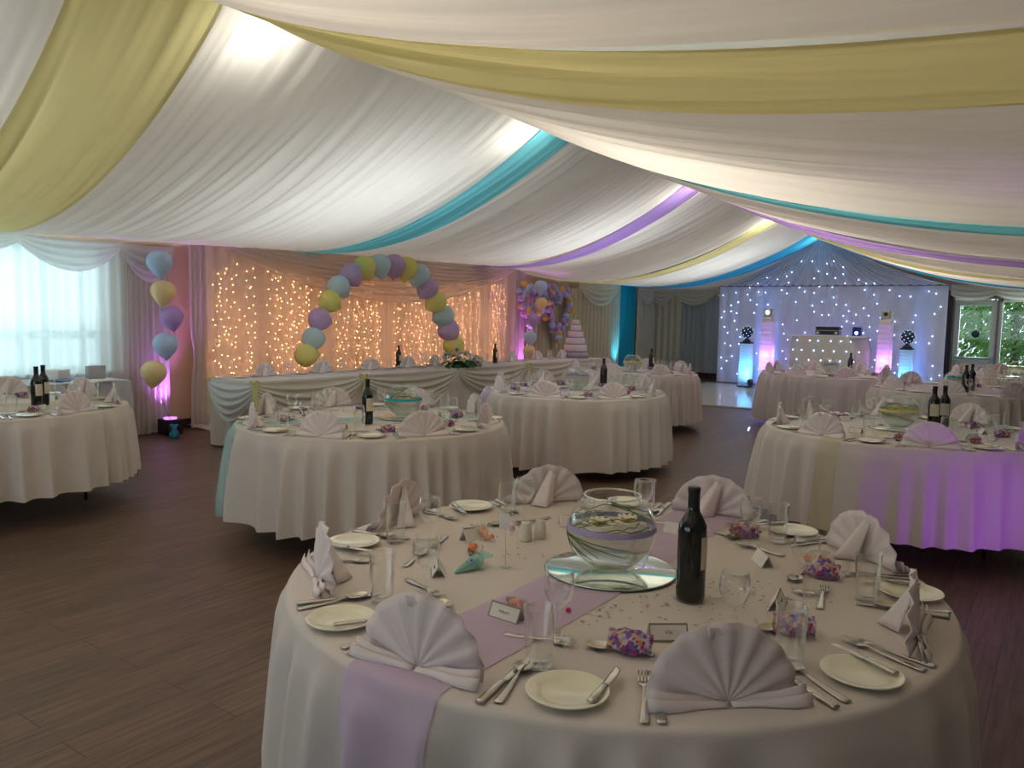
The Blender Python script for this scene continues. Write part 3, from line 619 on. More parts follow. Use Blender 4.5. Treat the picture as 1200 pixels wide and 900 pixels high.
# ------------------------------------------------------------------ round tables with cloths
TZ = 0.75; TR = 0.905
def table(cx, cy, tname, seed, hem=.12, runner=None, rang=-90, rw=.215):
    t = empty('round_table', (cx, cy, 0), R(20), f'round folding table under {tname}', 'table')
    MB().lathe([(0, .715), (TR - .015, .715), (TR - .01, .72), (TR - .01, .738), (TR - .015, .742), (0, .742)], 64).build('tabletop', M_WOOD, t)
    for k in range(4):
        sx = 1 if k % 2 else -1; sy = 1 if k > 1 else -1
        MB().tube([(sx * .34, sy * .30, .715), (sx * .40, sy * .38, .16), (sx * .44, sy * .40, .12), (sx * .44, sy * .40, 0)], .0125, 8).build('leg', M_BLACKM, t)
    MB().tube([(-.40, .37, .2), (.40, .37, .2)], .01, 6).build('brace', M_BLACKM, t); MB().tube([(-.40, -.37, .2), (.40, -.37, .2)], .01, 6).build('brace', M_BLACKM, t)
    rnd = random.Random(seed); nf = rnd.randint(33, 38); ph = [rnd.uniform(0, 7) for _ in range(6)]
    R0 = TR + .006
    def fold(a, d):
        warp = a + .10 * sin(3 * a + ph[0]) + .05 * sin(7 * a + ph[1])
        s_ = sin(nf * .5 * warp + ph[2]); s_ = .75 * (1 - 2 * abs(s_) ** 1.3) * .9 + .35 * sin(nf * .5 * warp + ph[3]) + .15 * sin(nf * .23 * warp + ph[5])
        k = min(1, max(0, (d - .004) / .48)) ** .65
        return R0 + .016 * min(1, d / .05) + k * (.034 + .062 * s_ * (.85 + .3 * sin(2 * a + ph[4])))
    prof = [0, .2, .45, .65, .8, .88]
    def fn(u, v):
        a = 2 * PI * u; i = v * 26
        if i <= 5: r = prof[int(i)] * TR / .9 * .99; return (r * cos(a), r * sin(a), TZ + .0008)
        if i <= 9: q = (i - 5) / 4 * PI / 2; r = R0 - .02 + .02 * sin(q); return (r * cos(a), r * sin(a), TZ - .02 + .0208 * cos(q))
        d = (i - 9) / 17 * (TZ - .02 - hem) ; r = fold(a, d); return (r * cos(a), r * sin(a), TZ - .02 - d)
    cl = MB().grid(fn, 520, 26, closed=True).build('tablecloth', M_CLOTH); cl.location = (cx, cy, 0)
    tag(cl, f'white linen cloth falling in folds over {tname}', 'tablecloth', 'white linen tablecloths')
    if runner:
        col, m_ = runner; a0 = R(rang); L = 2.9
        def rf(u, v):
            s_ = (v - .5) * (2 * (TR + .62)); y = (u - .5) * rw * (1 + .10 * abs(v - .5)) + .012 * sin(v * 9 + seed)
            e0 = math.sqrt(max(.01, (R0 - .02) ** 2 - y * y)); g = s_; z = TZ + .0045
            if abs(s_) > e0:
                d = abs(s_) - e0; q = min(d / .0245, PI / 2); aw = a0 + (math.atan2(y, e0) if s_ > 0 else PI - math.atan2(y, e0))
                if q < PI / 2: rad = R0 - .02 + .0245 * sin(q); zz = TZ - .02 + .0245 * cos(q)
                else: d2 = d - .0245 * PI / 2; rad = fold(aw % (2 * PI), d2) + .006; zz = TZ - .02 - d2
                return (rad * cos(aw), rad * sin(aw), zz)
            X = g * cos(a0) - y * sin(a0); Y_ = g * sin(a0) + y * cos(a0); return (X, Y_, z)
        o = MB().grid(rf, 30, 190).build('table_runner', m_); o.location = (cx, cy, 0); tag(o, f'{col} organza runner across {tname}', 'table runner')
    return t

# ---- place setting pieces (prototypes at the origin; -y faces the guest, +y the table centre)
def fork_mesh(L=.20):
    b = MB(); k = L / .20
    b.flat([(0, .009, .0016, 0, .003), (.01 * k, .0105, .0018, 0, .003), (.05 * k, .008, .0018, 0, .003), (.10 * k, .0045, .002, 0, .005), (.13 * k, .0035, .002, 0, .009), (.138 * k, .008, .0016, 0, .009), (.148 * k, .0125, .0014, 0, .0075), (.158 * k, .0125, .0013, 0, .0065)])
    for x in (-.0105, -.0035, .0035, .0105):
        b.flat([(.155 * k, .0022, .0012, x, .0065), (.18 * k, .0018, .001, x, .007), (.20 * k, .0010, .0007, x * .95, .0105)], seg=6)
    return b
def spoon_mesh(L=.19):
    b = MB(); k = L / .19
    b.flat([(0, .009, .0016, 0, .003), (.01 * k, .0105, .0018, 0, .003), (.05 * k, .008, .0018, 0, .003), (.10 * k, .0045, .002, 0, .006), (.13 * k, .0035, .0018, 0, .010)])
    def f(u, v):
        a = 2 * PI * u; r = v; x = .021 * r * cos(a) * (1 - .12 * sin(a)); y = .030 * r * sin(a); return (x, .156 * k + y, .0025 + .0085 * r * r)
    b.grid(f, 20, 6, closed=True)
    def g(u, v): p = f(u, v); return (p[0], p[1], p[2] - .0012 * (1 - v * .9))
    return b.grid(g, 20, 6, closed=True)
def knife_mesh(L=.22):
    b = MB(); k = L / .22
    b.flat([(0, .0085, .0035, 0, .0045), (.006 * k, .0095, .0042, 0, .0045), (.05 * k, .0085, .004, 0, .0045), (.095 * k, .0065, .0035, 0, .0045), (.10 * k, .0075, .0038, 0, .0045)])
    b.flat([(.10 * k, .0045, .0022, 0, .0045), (.108 * k, .0085, .0012, .001, .0045), (.16 * k, .0095, .001, .001, .0045), (.20 * k, .008, .0008, -.001, .0045), (.215 * k, .0045, .0006, -.005, .0045), (.22 * k, .001, .0004, -.008, .0045)])
    return b
def tag_cat(o, c): o['category'] = c; return o
NP = 8
def napkin_mesh(rad=.150, lean=.12, half=PI * .5, seed=0):
    b = MB(); rnd = random.Random(seed)
    def f(u, v):
        ph = PI * (.5 - (u - .5) * (half * 2 / PI)); i = u * NP * 2; zig = abs((i % 2) - 1); r = .004 + (rad - .004) * v * (1 + .03 * sin(u * 5 + seed)) * (.985 + .015 * zig)
        y = -.013 * (zig - .5) * (.25 + .75 * v) + lean * v * v * .15 + .012
        return (r * cos(ph) * 1.04, y - .012, .003 + max(0, r * sin(ph)) * (1 - .04 * lean))
    b.grid(f, NP * 4, 7)
    # flat folded ends lying along the foot, meeting at the centre point
    for sd in (-1, 1):
        for lay in range(2):
            def g(u, v, sd=sd, lay=lay):
                x = sd * (.004 + u * (.152 + .006 * lay)); h = .006 + (.030 - .012 * lay) * u; return (x, -.006 - .012 * lay - .012 * u + .006 * sin(u * 7 + seed) * u + .010 * v, .002 + h * v)
            b.grid(g, 8, 2)
    return b
def flap_mesh(rad=.155):
    b = MB()   # triangular support fold leaning back from the fan's crown
    def f(u, v):
        w_ = .034 * (1 - v) + .010; x = (u - .5) * 2 * w_ - .03 * v + .028 * (1 - v); y = .004 + .080 * (1 - v) ** 1.15 * (1 - abs(u - .5) * 1.2) + .004; return (x, y, .004 + v * rad * .93)
    return b.grid(f, 8, 8)
def lathe_glass(prof, seg=20): return MB().lathe(prof, seg, cap=False)
nap = napkin_mesh().build('napkin', M_NAP, solid=.0025); tag(nap, cat='napkin'); flap_mesh().build('support_fold', M_NAP, nap, solid=.0025); P_NAP = Proto(nap)
pl = MB().lathe([(0, .004), (.045, .004), (.050, .0035), (.082, .013), (.0825, .0155), (.080, .0158), (.058, .0095), (.050, .007), (0, .007)], 40).build('side_plate', M_PLATE); tag(pl, cat='plate'); P_PLATE = Proto(pl)
P_FORK = Proto(tag(fork_mesh().build('dinner_fork', M_STEEL), cat='fork')); P_FORK2 = Proto(tag(fork_mesh(.175).build('dessert_fork', M_STEEL), cat='fork'))
P_SPOON = Proto(tag(spoon_mesh().build('soup_spoon', M_STEEL), cat='spoon')); P_TEA = Proto(tag(spoon_mesh(.15).build('dessert_spoon', M_STEEL), cat='spoon'))
P_KNIFE = Proto(tag(knife_mesh().build('dinner_knife', M_STEEL), cat='knife'))
bk = knife_mesh(.165).build('butter_knife', M_STEEL); tag(bk, cat='knife'); P_BK = Proto(bk)
tm = lathe_glass([(0, .0015), (.026, .0015), (.029, .004), (.0335, .128), (.0345, .130), (.0335, .131), (.0320, .129), (.0275, .020), (.024, .014), (0, .012)]).build('tumbler', M_GLASS); tag(tm, cat='glass'); P_TUM = Proto(tm)
wg = lathe_glass([(0, .0015), (.034, .0015), (.035, .003), (.018, .006), (.005, .012), (.0038, .03), (.0042, .068), (.012, .078), (.028, .094), (.0355, .116), (.0345, .138), (.0305, .160), (.0298, .1605), (.0335, .138), (.0345, .116), (.027, .096), (.012, .081), (0, .078)]).build('wine_glass', M_GLASS); tag(wg, cat='glass'); P_WINE = Proto(wg)
def tent():
    b = MB(); w_, h, d = .045, .036, .020; T_ = .0008
    for s_ in (-1, 1):
        b.add([(-w_, s_ * d, 0), (w_, s_ * d, 0), (w_, 0, h), (-w_, 0, h), (-w_, s_ * (d - T_ * 2), 0), (w_, s_ * (d - T_ * 2), 0), (w_, 0, h - T_ * 3), (-w_, 0, h - T_ * 3)],
              [(0, 1, 2, 3), (7, 6, 5, 4), (0, 4, 5, 1), (0, 3, 7, 4), (1, 5, 6, 2)], 0, False)
    return b
cd = tent().build('place_card', M_CARD); tag(cd, cat='place card')
b = MB(); w_, h, d = .045, .036, .020; n_ = Vector((0, -h, d)).normalized() * -.0006; n_ = Vector((0, -h / math.hypot(h, d), d / math.hypot(h, d))) * .0006
def on(u, v): return (u * w_, -d * (1 - v) + n_.y, h * v + n_.z)
for (u0, v0, u1, v1) in ((-1, 0, 1, .10), (-1, .90, 1, 1), (-1, .1, -.93, .9), (.93, .1, 1, .9)): b.add([on(u0, v0), on(u1, v0), on(u1, v1), on(u0, v1)], [(0, 1, 2, 3)], 0, False)
b.build('border', M_CARDB, cd)
b = MB(); pp = [on(-.35 + .7 * i / 22, .5 + .10 * sin(i * 1.7) * (1 if i % 3 else .4)) for i in range(23)]; b.tube(pp, .0005, 3).build('handwriting', M_INK, cd)
P_CARD = Proto(cd)
# sweets wrapped in printed cellophane
M_CEL = fabric('violet_cellophane', (.40, .22, .58), .45, clear=.3, sheen=.25)
M_CELC = fabric('clear_cellophane', (.8, .78, .74), .3, clear=.72, sheen=.3); M_CELT = fabric('mint_cellophane', (.42, .78, .70), .3, clear=.3, sheen=.25)
SW = [mat('magenta_sweet', (.62, .02, .12), .35), mat('gold_sweet', (.80, .42, .10), .4), mat('blue_foil_sweet', (.05, .06, .50), .3), mat('orange_sweet', (.85, .20, .04), .4), mat('green_sweet', (.12, .35, .10), .4)]
def printed(name, cols, clear):
    m, nt, out = nodes(name); tc = N(nt, 'TexCoord'); vo = N(nt, 'TexVoronoi'); vo.inputs['Scale'].default_value = 120
    nt.links.new(tc.outputs['Object'], vo.inputs['Vector']); sp = N(nt, 'SeparateColor'); nt.links.new(vo.outputs['Color'], sp.inputs[0])
    cr = N(nt, 'ValToRGB'); cr.color_ramp.interpolation = 'CONSTANT'; e = cr.color_ramp.elements
    while len(e) < len(cols): e.new(.5)
    for i, c in enumerate(cols): e[i].position = i / len(cols); e[i].color = rgba(c)
    nt.links.new(sp.outputs[0], cr.inputs[0]); p = N(nt, 'BsdfPrincipled'); p.inputs['Roughness'].default_value = .25; nt.links.new(cr.outputs[0], p.inputs['Base Color'])
    t = N(nt, 'BsdfTransparent'); a = N(nt, 'MixShader'); a.inputs[0].default_value = clear; nt.links.new(p.outputs[0], a.inputs[1]); nt.links.new(t.outputs[0], a.inputs[2]); nt.links.new(a.outputs[0], out.inputs[0]); return m
M_CEL = printed('printed_violet_cellophane', [(.22, .10, .42), (.48, .34, .60), (.70, .42, .16), (.10, .05, .30), (.50, .04, .20), (.62, .52, .68)], .22)
def favour(seed, cel, cols, L=.085, r=.026):
    rnd = random.Random(seed)
    def f(u, v):
        a = 2 * PI * u; x = (v - .5) * L; q = abs(v - .5) * 2
        rr = r * (1 - q ** 3) + .004 + (.018 * max(0, q - .75) / .25 if q > .75 else 0); rr *= 1 + .16 * sin(a * 5 + v * 9 + seed) * (.4 + q)
        return (x + .002 * sin(a * 3), rr * cos(a), max(.0006, rr * sin(a) * .85 + r * .8))
    root = MB().grid(f, 20, 16, closed=True).build('favour', cel); tag(root, cat='wrapped sweets')
    for i in range(6):
        m_ = cols[i % len(cols)]; b = MB(); b.ball((-.03 + .012 * i, rnd.uniform(-.010, .010), .016 + rnd.uniform(0, .012)), rnd.uniform(.008, .012), 8, 6, sq=(1, .9, .8)); b.build('sweet', m_, root)
    return root
P_FAV = [Proto(favour(1, M_CEL, SW[:3])), Proto(favour(2, M_CEL, [SW[3], SW[0], SW[1]])), Proto(favour(5, M_CELC, [SW[3], SW[1], SW[0]]))]

def bottle(loc, label, rz=0, lab=True, group=None):
    global P_BOT
    if 'P_BOT' not in globals():
        b = MB().lathe([(0, .004), (.03, .002), (.0365, .006), (.0375, .02), (.0375, .185), (.036, .200), (.028, .218), (.0175, .236), (.0145, .25), (.014, .288), (.0155, .289), (.0155, .297), (.0145, .298), (0, .298)], 32).build('wine_bottle', M_BOTTLE); tag(b, cat='bottle')
        MB().lathe([(.0150, .225), (.0152, .25), (.0152, .285), (.0162, .287), (.0162, .2985), (.0150, .3), (0, .3)], 24).build('foil_capsule', M_FOIL, b)
        def lf(u, v): a = R(-35) + R(100) * u; return (.0379 * cos(a), .0379 * sin(a), .09 + .085 * v)
        MB().grid(lf, 14, 2).build('paper_label', M_LABEL, b); P_BOT = Proto(b)
    return P_BOT.put(loc, rz, label, group)

def rnd_tf(rng, a, r, jr=.012, ja=1.2): return a + R(rng.uniform(-ja, ja)), r + rng.uniform(-jr, jr)
PLACES = ['front', 'front right', 'right', 'rear right', 'rear', 'rear left', 'left', 'front left']
def set_table(cx, cy, phase, tname, seed, main=None, full=True):
    rng = random.Random(seed); c0 = Vector((cx, cy))
    def put(P, deg, r, rz, lab, grp, z=TZ + .002, jr=.010, ja=1.0, jz=6, zo=0):
        a, rr = rnd_tf(rng, R(deg), r, jr, ja); return P.put((cx + rr * cos(a), cy + rr * sin(a), z + zo), a + PI / 2 + R(rz + rng.uniform(-jz, jz)), lab, grp)
    for k in range(8):
        th = phase + 45 * k
        if main: nm = main[k]; G = lambda s_: f'{s_} on {tname}'; Lb = lambda s_: f'{s_} at {nm}'
        else:
            base = math.degrees(math.atan2(-cy, -cx)); k0 = int(round((base - phase) / 45)); pw = PLACES[(k - k0) % 8]; Lb = lambda s_: f'{s_}, {pw} place of {tname}'; G = lambda s_: f'{s_} on {tname}'
        o = put(P_NAP, th, .825, 0, Lb('white fan-folded napkin'), G('fan napkins'), jz=12)
        put(P_PLATE, th - 23.0, .812, 0, Lb('white side plate'), G('side plates'))
        # bars run radially: handle end outward
        put(P_FORK, th - 10.6, .885, 0, Lb('inner steel fork'), G('steel forks'), ja=.3)
        put(P_FORK, th - 13.0, .888, -2, Lb('outer steel fork'), G('steel forks'), ja=.3)
        put(P_KNIFE, th + 12.0, .888, 0, Lb('steel dinner knife'), G('steel knives'), ja=.3)
        put(P_SPOON, th + 14.4, .885, 3, Lb('steel soup spoon'), G('steel spoons'), ja=.3)
        if full:
            put(P_BK, th - 19.5, .855, -14, Lb('butter knife lying on the plate'), G('butter knives'), zo=.0135, ja=.3)
            put(P_TEA, th - 7, .60, 62, Lb('dessert spoon above the napkin'), G('dessert spoons'), jz=12)
            put(P_FORK2, th + 4, .585, -75, Lb('dessert fork above the napkin'), G('dessert forks'), jz=12)
        put(P_TUM, th + 16.5, .685, 0, Lb('straight glass tumbler'), G('glass tumblers'), jz=90, jr=.015)
        put(P_WINE, th + 15.0, .560, 0, Lb('stemmed wine glass'), G('wine glasses'), jz=90, jr=.02, ja=2)
        if (full or k % 2 == 0) and not (main and k == 0):
            put(P_CARD, th - 1, .49, 0, Lb('folded white place card'), G('place cards'), jz=10)
            if not main: put(P_FAV[rng.randint(0, 1)], th - 13, .60, rng.uniform(0, 90), Lb('violet wrapped sweets'), G('wrapped sweets'))

T = dict(
    M=(-1.06, 2.02, 'the near table', ('lavender', M_ORG_L), -90, 3),
    T2=(-3.89, 3.89, 'the table before the head table', ('turquoise', M_ORG_T), -122, 5),
    T3=(-4.02, 6.82, 'the mid-room table', ('lavender', M_ORG_L), -128, 6),
    T5=(-.90, 6.03, 'the violet-lit right table', ('yellow', M_ORG_Y), -108, 8),
    T1=(-6.42, 2.52, 'the left window table', ('yellow', M_ORG_Y), -108, 9),
    T4=(-4.89, 9.81, 'the table by the grey curtains', ('yellow', M_ORG_Y), -108, 10),
    T6=(-2.75, 11.74, 'the table before the mixing booth', None, -60, 11),
    T7=(-.98, 10.2, 'the table before the garden door', None, -108, 13),
    T8=(-.55, 13.5, 'the farthest right table', ('yellow', M_ORG_Y), -108, 14))
for k, (x, y, nm, rn, ra, sd) in T.items():
    table(x, y, nm, sd, rw=.13 if k == 'T5' else .215 if k != 'M' else .235, hem= dict(T1=.22, T2=.17, T5=.18, T4=.13).get(k, .10), runner=rn, rang=ra)
MAIN = ['the nearest place, front right', 'the second right-hand place', 'the third place, rear right', 'the rear place behind the near bottle', 'the rear left place behind the salt pot', 'the far left place', 'the left place beside the cloth edge', 'the front left place on the lavender runner']
# main table phase -44.2, counting anticlockwise from the nearest setting
set_table(-1.06, 2.02, -44.6, 'the near table', 31, main=MAIN)
for k, ph, sd, full in (('T2', 22.5, 32, True), ('T3', 12, 33, True), ('T5', 20, 34, True), ('T1', 16, 35, True), ('T4', 10, 36, False), ('T6', 30, 37, False), ('T7', 0, 38, False), ('T8', 20, 39, False)):
    set_table(T[k][0], T[k][1], ph, T[k][2], sd, full=full)

# ---- centrepieces: mirror plate, fishbowl with bear grass and floating flowers, ribbon
def bowl_profile(r=.128):
    out = [(.0, .002)]; n = 22; a0 = -1.16; a1 = .92; H0 = r * .90
    for i in range(n + 1):
        a = a0 + (a1 - a0) * i / n; out.append((r * cos(a), H0 + r * .95 * sin(a)))
    return out
def centre(cx, cy, ribbon, rn, fl_m, tname, label, seed, simple=False):
    mi = empty('mirror_plate', (cx, cy, TZ + .005), 0, f'round mirror plate under the fishbowl on {tname}', 'mirror')
    MB().lathe([(0, .004), (.186, .004), (.190, .003), (0, .003)], 64).build('mirror_face', M_MIRROR, mi); MB().lathe([(0, 0), (.191, 0), (.192, .0015), (.190, .003), (0, .003)], 64).build('edge', M_MIRE, mi)
    t = empty('fishbowl', (cx, cy, TZ + .0095), 0, label, 'bowl'); rnd = random.Random(seed); r = .128
    prof = bowl_profile(r); top = prof[-1]
    g = MB().lathe(prof + [(top[0] + .003, top[1] + .002), (top[0] + .001, top[1] + .004)], 48, cap=False); g.build('glass', M_BOWLG, t)
    MB().lathe([(top[0] + .0035 + .003 * cos(q), top[1] + .003 + .003 * sin(q)) for q in [i * PI / 4 for i in range(9)]], 48, cap=False).build('rim', M_RIM, t)
    H0 = r * .90
    # gel beads filling up to the ribbon
    gp = [(0, .006)] + [((r - .005) * cos(a), H0 + (r - .005) * .95 * sin(a)) for a in [-1.13 + (1.10) * i / 8 for i in range(9)]]
    gp.append((0, gp[-1][1])); MB().lathe(gp, 40, cap=False).build('clear_gel_beads', M_GELT, t)
    rb = MB().lathe([((r + .001) * cos(a), H0 + (r + .001) * .95 * sin(a)) for a in (.03, .08, .12, .16)], 48, cap=False).build('ribbon', ribbon, t)
    b = MB()
    for k in range(13 if not simple else 8):
        a = rnd.uniform(0, 2 * PI); a2 = a + rnd.uniform(1.6, 3.2); z0 = rnd.uniform(-.25, .3); z1 = rnd.uniform(-.1, .75); pts = []
        for j in range(11):
            s_ = j / 10; aa = a + (a2 - a) * s_; lat = z0 + (z1 - z0) * s_ + .25 * sin(PI * s_) * rnd.choice((1, .6)); rr = (r - .006) * (1 - .25 * sin(PI * s_) * (k % 3) / 2)
            pts.append((rr * cos(lat) * cos(aa), rr * cos(lat) * sin(aa), max(.02, H0 + rr * .95 * sin(lat))))
        b.tube(pts, [.0008 + .0008 * sin(PI * j / 10) for j in range(11)], 4)
    for k in range(7 if not simple else 2):
        a = -PI / 2 + rnd.uniform(-1.3, .2) - .3; pts = []; a2 = a + rnd.uniform(.8, 1.8); z1 = rnd.uniform(-.75, -.15)
        for j in range(9):
            q = j / 8; aa = a + (a2 - a) * q; lat = -.05 + (z1 + .05) * q ** 1.5; pts.append(((r + .001) * cos(lat) * cos(aa), (r + .001) * cos(lat) * sin(aa), H0 + (r + .001) * .95 * sin(lat)))
        b.tube(pts, [.0022 - .0014 * j / 8 for j in range(9)], 4)
    b.build('bear_grass', M_BLADE, t)
    for q in range(2 if not simple else 1):
        b = MB(); fx, fy = ((-.015, -.045), (.03, .04))[q] if not simple else (0, 0); fz = H0 + .012
        for ring in range(2):
            for k in range(9):
                a = 2 * PI * k / 9 + ring * .35; L = .048 - ring * .012
                T_ = Matrix.Translation((fx, fy, fz + ring * .004)) @ Matrix.Rotation(a, 4, 'Z') @ Matrix.Rotation(R(-12 - 22 * ring), 4, 'Y')
                b.grid(lambda u, v: (L * v, (u - .5) * .024 * sin(PI * min(.97, v * .9 + .1)), .003 * (1 - (2 * u - 1) ** 2)), 4, 5, T=T_)
        f_ = b.build('floating_flower', fl_m, t); MB().ball((fx, fy, fz + .012), .010, 10, 6, sq=(1, 1, .6)).build('flower_eye', M_YOLK, f_)
R_L = fabric('lavender_satin_ribbon', (.46, .40, .64), .1, sheen=.08); R_T = fabric('turquoise_satin_ribbon', (.03, .48, .50), .1, sheen=.08); R_Y = fabric('yellow_satin_ribbon', (.75, .70, .2), .1, sheen=.08)
centre(-1.045, 2.01, R_L, 'lavender', M_PETAL, 'the near table', 'glass fishbowl with lavender ribbon, bear grass and cream flower', 1)
centre(-3.80, 4.10, R_T, 'turquoise', M_PETAL, 'the table before the head table', 'glass fishbowl with turquoise ribbon before the head table', 2)
centre(-4.05, 6.95, R_L, 'lavender', M_PETL, 'the mid-room table', 'small fishbowl with lavender ribbon on the mid-room table', 3, True)
centre(-.93, 6.03, R_Y, 'yellow', fabric('yellow_petal', (.78, .74, .25), .2), 'the violet-lit table', 'fishbowl with yellow flowers on the violet-lit table', 4)
centre(-6.62, 2.40, R_Y, 'yellow', M_PETAL, 'the left table by the window', 'fishbowl with yellow ribbon on the left window table', 5, True)
centre(-4.90, 9.90, R_Y, 'yellow', fabric('yellow_petal', (.78, .74, .25), .2), 'the table nearest the grey curtains', 'small fishbowl with yellow flowers near the grey curtains', 6, True)
centre(-2.75, 11.8, R_L, 'lavender', M_PETAL, 'the table before the booth', 'small fishbowl on the table before the mixing booth', 7, True)
centre(-.98, 10.30, R_T, 'turquoise', M_PETAL, 'the right table before the garden door', 'fishbowl with turquoise ribbon before the garden door', 8, True)
centre(-.55, 13.5, R_Y, 'yellow', M_PETAL, 'the farthest right table', 'tiny fishbowl on the farthest right table', 9, True)

bottle((*at(808.5, 703, TZ + .003).xy, TZ + .003), 'dark red wine bottle beside the fishbowl on the near table', R(5))
bottle((*at(430.5, 497, TZ + .003).xy, TZ + .003), 'dark wine bottle in front of the turquoise-ribboned fishbowl', R(-20))
bottle((*at(707, 453, TZ + .003).xy, TZ + .003), 'dark wine bottle on the mid-room table behind a fan napkin', R(150))
bottle((*at(763, 433, TZ + .003).xy, TZ + .003), 'dark wine bottle standing in front of the grey curtains', R(0))
bottle((*at(1093, 502, TZ + .003).xy, TZ + .003), 'left one of two wine bottles on the violet-lit table', R(-90))
bottle((*at(1105, 501, TZ + .003).xy, TZ + .003), 'right one of two wine bottles on the violet-lit table', R(-90))
bottle((*at(43.5, 478, TZ + .003).xy, TZ + .003), 'left one of two wine bottles on the window table', R(0))
bottle((*at(51.5, 475, TZ + .003).xy, TZ + .003), 'right one of two wine bottles on the window table', R(20))
bottle((*at(996, 438, TZ + .003).xy, TZ + .003), 'dark wine bottle seen against the white mixing booth', R(0))
bottle((*at(1131, 460, TZ + .003).xy, TZ + .003), 'left dark bottle by the turquoise-ribboned bowl at the garden door', R(0))
bottle((*at(1138, 458, TZ + .003).xy, TZ + .003), 'right dark bottle by the turquoise-ribboned bowl at the garden door', R(0))

# ---- loose things on the near table
ZT = TZ + .003
for px, py, l in ((616, 633, 'white ceramic salt pot, left of the pair behind the fishbowl'), (633, 630, 'white ceramic pepper pot, right of the pair behind the fishbowl')):
    o = MB().lathe([(0, 0), (.0195, 0), (.021, .003), (.020, .03), (.0165, .055), (.0150, .060), (0, .061)], 24).build('condiment_pot', M_CER); p = at(px, py, ZT); o.location = (p.x, p.y, ZT); tag(o, l, 'condiment pot', 'salt and pepper')
    b = MB()
    for k in range(3): b.lathe([(0, 0), (.0012, 0), (.0012, .0006), (0, .0006)], 6, c=(.005 * cos(k * 2.1), .005 * sin(k * 2.1), .0606))
    b.build('shaker_holes', M_INK, o)
p = at(592, 664, ZT); t = empty('card_holder', (p.x, p.y, ZT), R(20), 'wire card holder on clear round foot holding a small white card', 'card holder')
MB().lathe([(0, 0), (.019, 0), (.020, .002), (.010, .008), (0, .010)], 20, cap=False).build('foot', M_BOWLG, t); MB().tube([(0, 0, .004), (0, 0, .11)], .0008, 5).tube([(.008 * sin(a), 0, .118 - .008 * cos(a)) for a in [i * .5 for i in range(13)]], .0008, 5).build('wire', M_STEEL, t)
MB().box((-.004, 0, .135), (.032, .001, .045)).build('card', M_CARD, t); MB().ball((.018, .002, .115), .009, 8, 6, sq=(1, .4, 1.3)).build('bow', mat('pink_satin', (.7, .45, .55), .5), t)
def cone_favour(px, py, rz, label, cel, cols, L=.11, r=.024, bow=True):
    p = at(px, py, ZT); t = empty('sweet_cone', (p.x, p.y, ZT), rz, label, 'wrapped sweets'); rnd = random.Random(px)
    def f(u, v): a = 2 * PI * u; rr = (.003 + r * v ** .8) * (1 - .75 * max(0, v - .86) / .14) * (1 + .07 * sin(a * 6 + v * 12)); return ((v - .5) * L, rr * cos(a), r * .95 * v ** .8 + rr * sin(a) * .9 + .001)
    MB().grid(f, 22, 18, closed=True).build('cellophane_cone', cel, t)
    for i in range(9):
        v = .25 + .6 * i / 9; b = MB().ball(((v - .5) * L, rnd.uniform(-.006, .006), r * .95 * v ** .8 + rnd.uniform(-.002, .008)), .005 + .008 * v, 8, 6); b.build('sweet', cols[i % len(cols)], t)
    def fan(u, v): a = (u - .5) * 2.6; return (L * .36 + .035 * v * cos(a * .4), .032 * v * sin(a), r * .8 + .02 * v + .005 * sin(u * 30) * v)
    MB().grid(fan, 20, 3).build('cellophane_frill', cel, t)
    if bow: MB().tube([(L * .36 + .004 * sin(a) + .006 * a / 3, .012 * sin(a), r * .8 + .014 + .004 * a + .010 * cos(a)) for a in [i * .4 for i in range(16)]], .0014, 4).build('curling_ribbon', R_L, t)
cone_favour(549, 668, R(75), 'mint green cellophane cone of sweets beside the leftmost place card', M_CELT, [SW[4], M_CELT, SW[2]], .10)
cone_favour(571, 632, R(160), 'orange sweets in clear cellophane near the salt pot', M_CELC, [SW[3], SW[3], SW[1]], .09, bow=False)
cone_favour(603, 712, R(-38), 'long cone of mixed red and green sweets on the lavender runner', M_CELC, [SW[0], SW[4], SW[1], SW[3]], .14, .022, bow=False)
cone_favour(553, 648, R(120), 'brown and orange sweets in clear wrap behind the mint cone', M_CELC, [mat('brown_sweet', (.18, .08, .05), .4), SW[3]], .06, .016, bow=False)
FV = [(738, 764, -25, 0, 'violet wrapped sweets left of the name card, foreground'), (930, 743, -15, 0, 'violet wrapped sweets seen through the front right tumbler'), (963, 676, -28, 1, 'violet and orange wrapped sweets beyond the right wine glass'), (958, 664, 10, 2, 'faded violet wrapped sweets behind the orange one'), (873, 629, 8, 1, 'violet wrapped sweets by the runner behind the bottle')]
for px, py, dz, pi_, l in FV:
    p = at(px, py, ZT); P_FAV[pi_].put((p.x, p.y, ZT), R(35 + dz), l, None, (1.08,) * 3)
# the name card with three readable letters
p = at(782, 748, ZT); t = P_CARD.put((p.x, p.y, ZT), R(38), 'silver-edged name card lettered Vik, in front of the bottle', None, (1, 1, 1), kids=False)
dd = cd.children
for ch in dd:
    if ch.name.startswith('border'): c_ = ch.copy(); COL.objects.link(c_); c_.parent = t
fc = bpy.data.curves.new('lettering', 'FONT'); fc.body = 'Vik'; fc.size = .014; fc.align_x = 'CENTER'; fc.align_y = 'CENTER'; fc.extrude = .0002; fo = bpy.data.objects.new('lettering', fc); COL.objects.link(fo)
bpy.context.view_layer.update(); me_ = bpy.data.meshes.new_from_object(fo.evaluated_get(bpy.context.evaluated_depsgraph_get())); bpy.data.objects.remove(fo); me_.materials.clear(); me_.materials.append(M_INK); fo = bpy.data.objects.new('lettering', me_); COL.objects.link(fo)
fo.parent = t; fo.location = (0, -.0100 - .0006, .018 + .0004); fo.rotation_euler = (math.atan2(.036, .020), 0, 0)
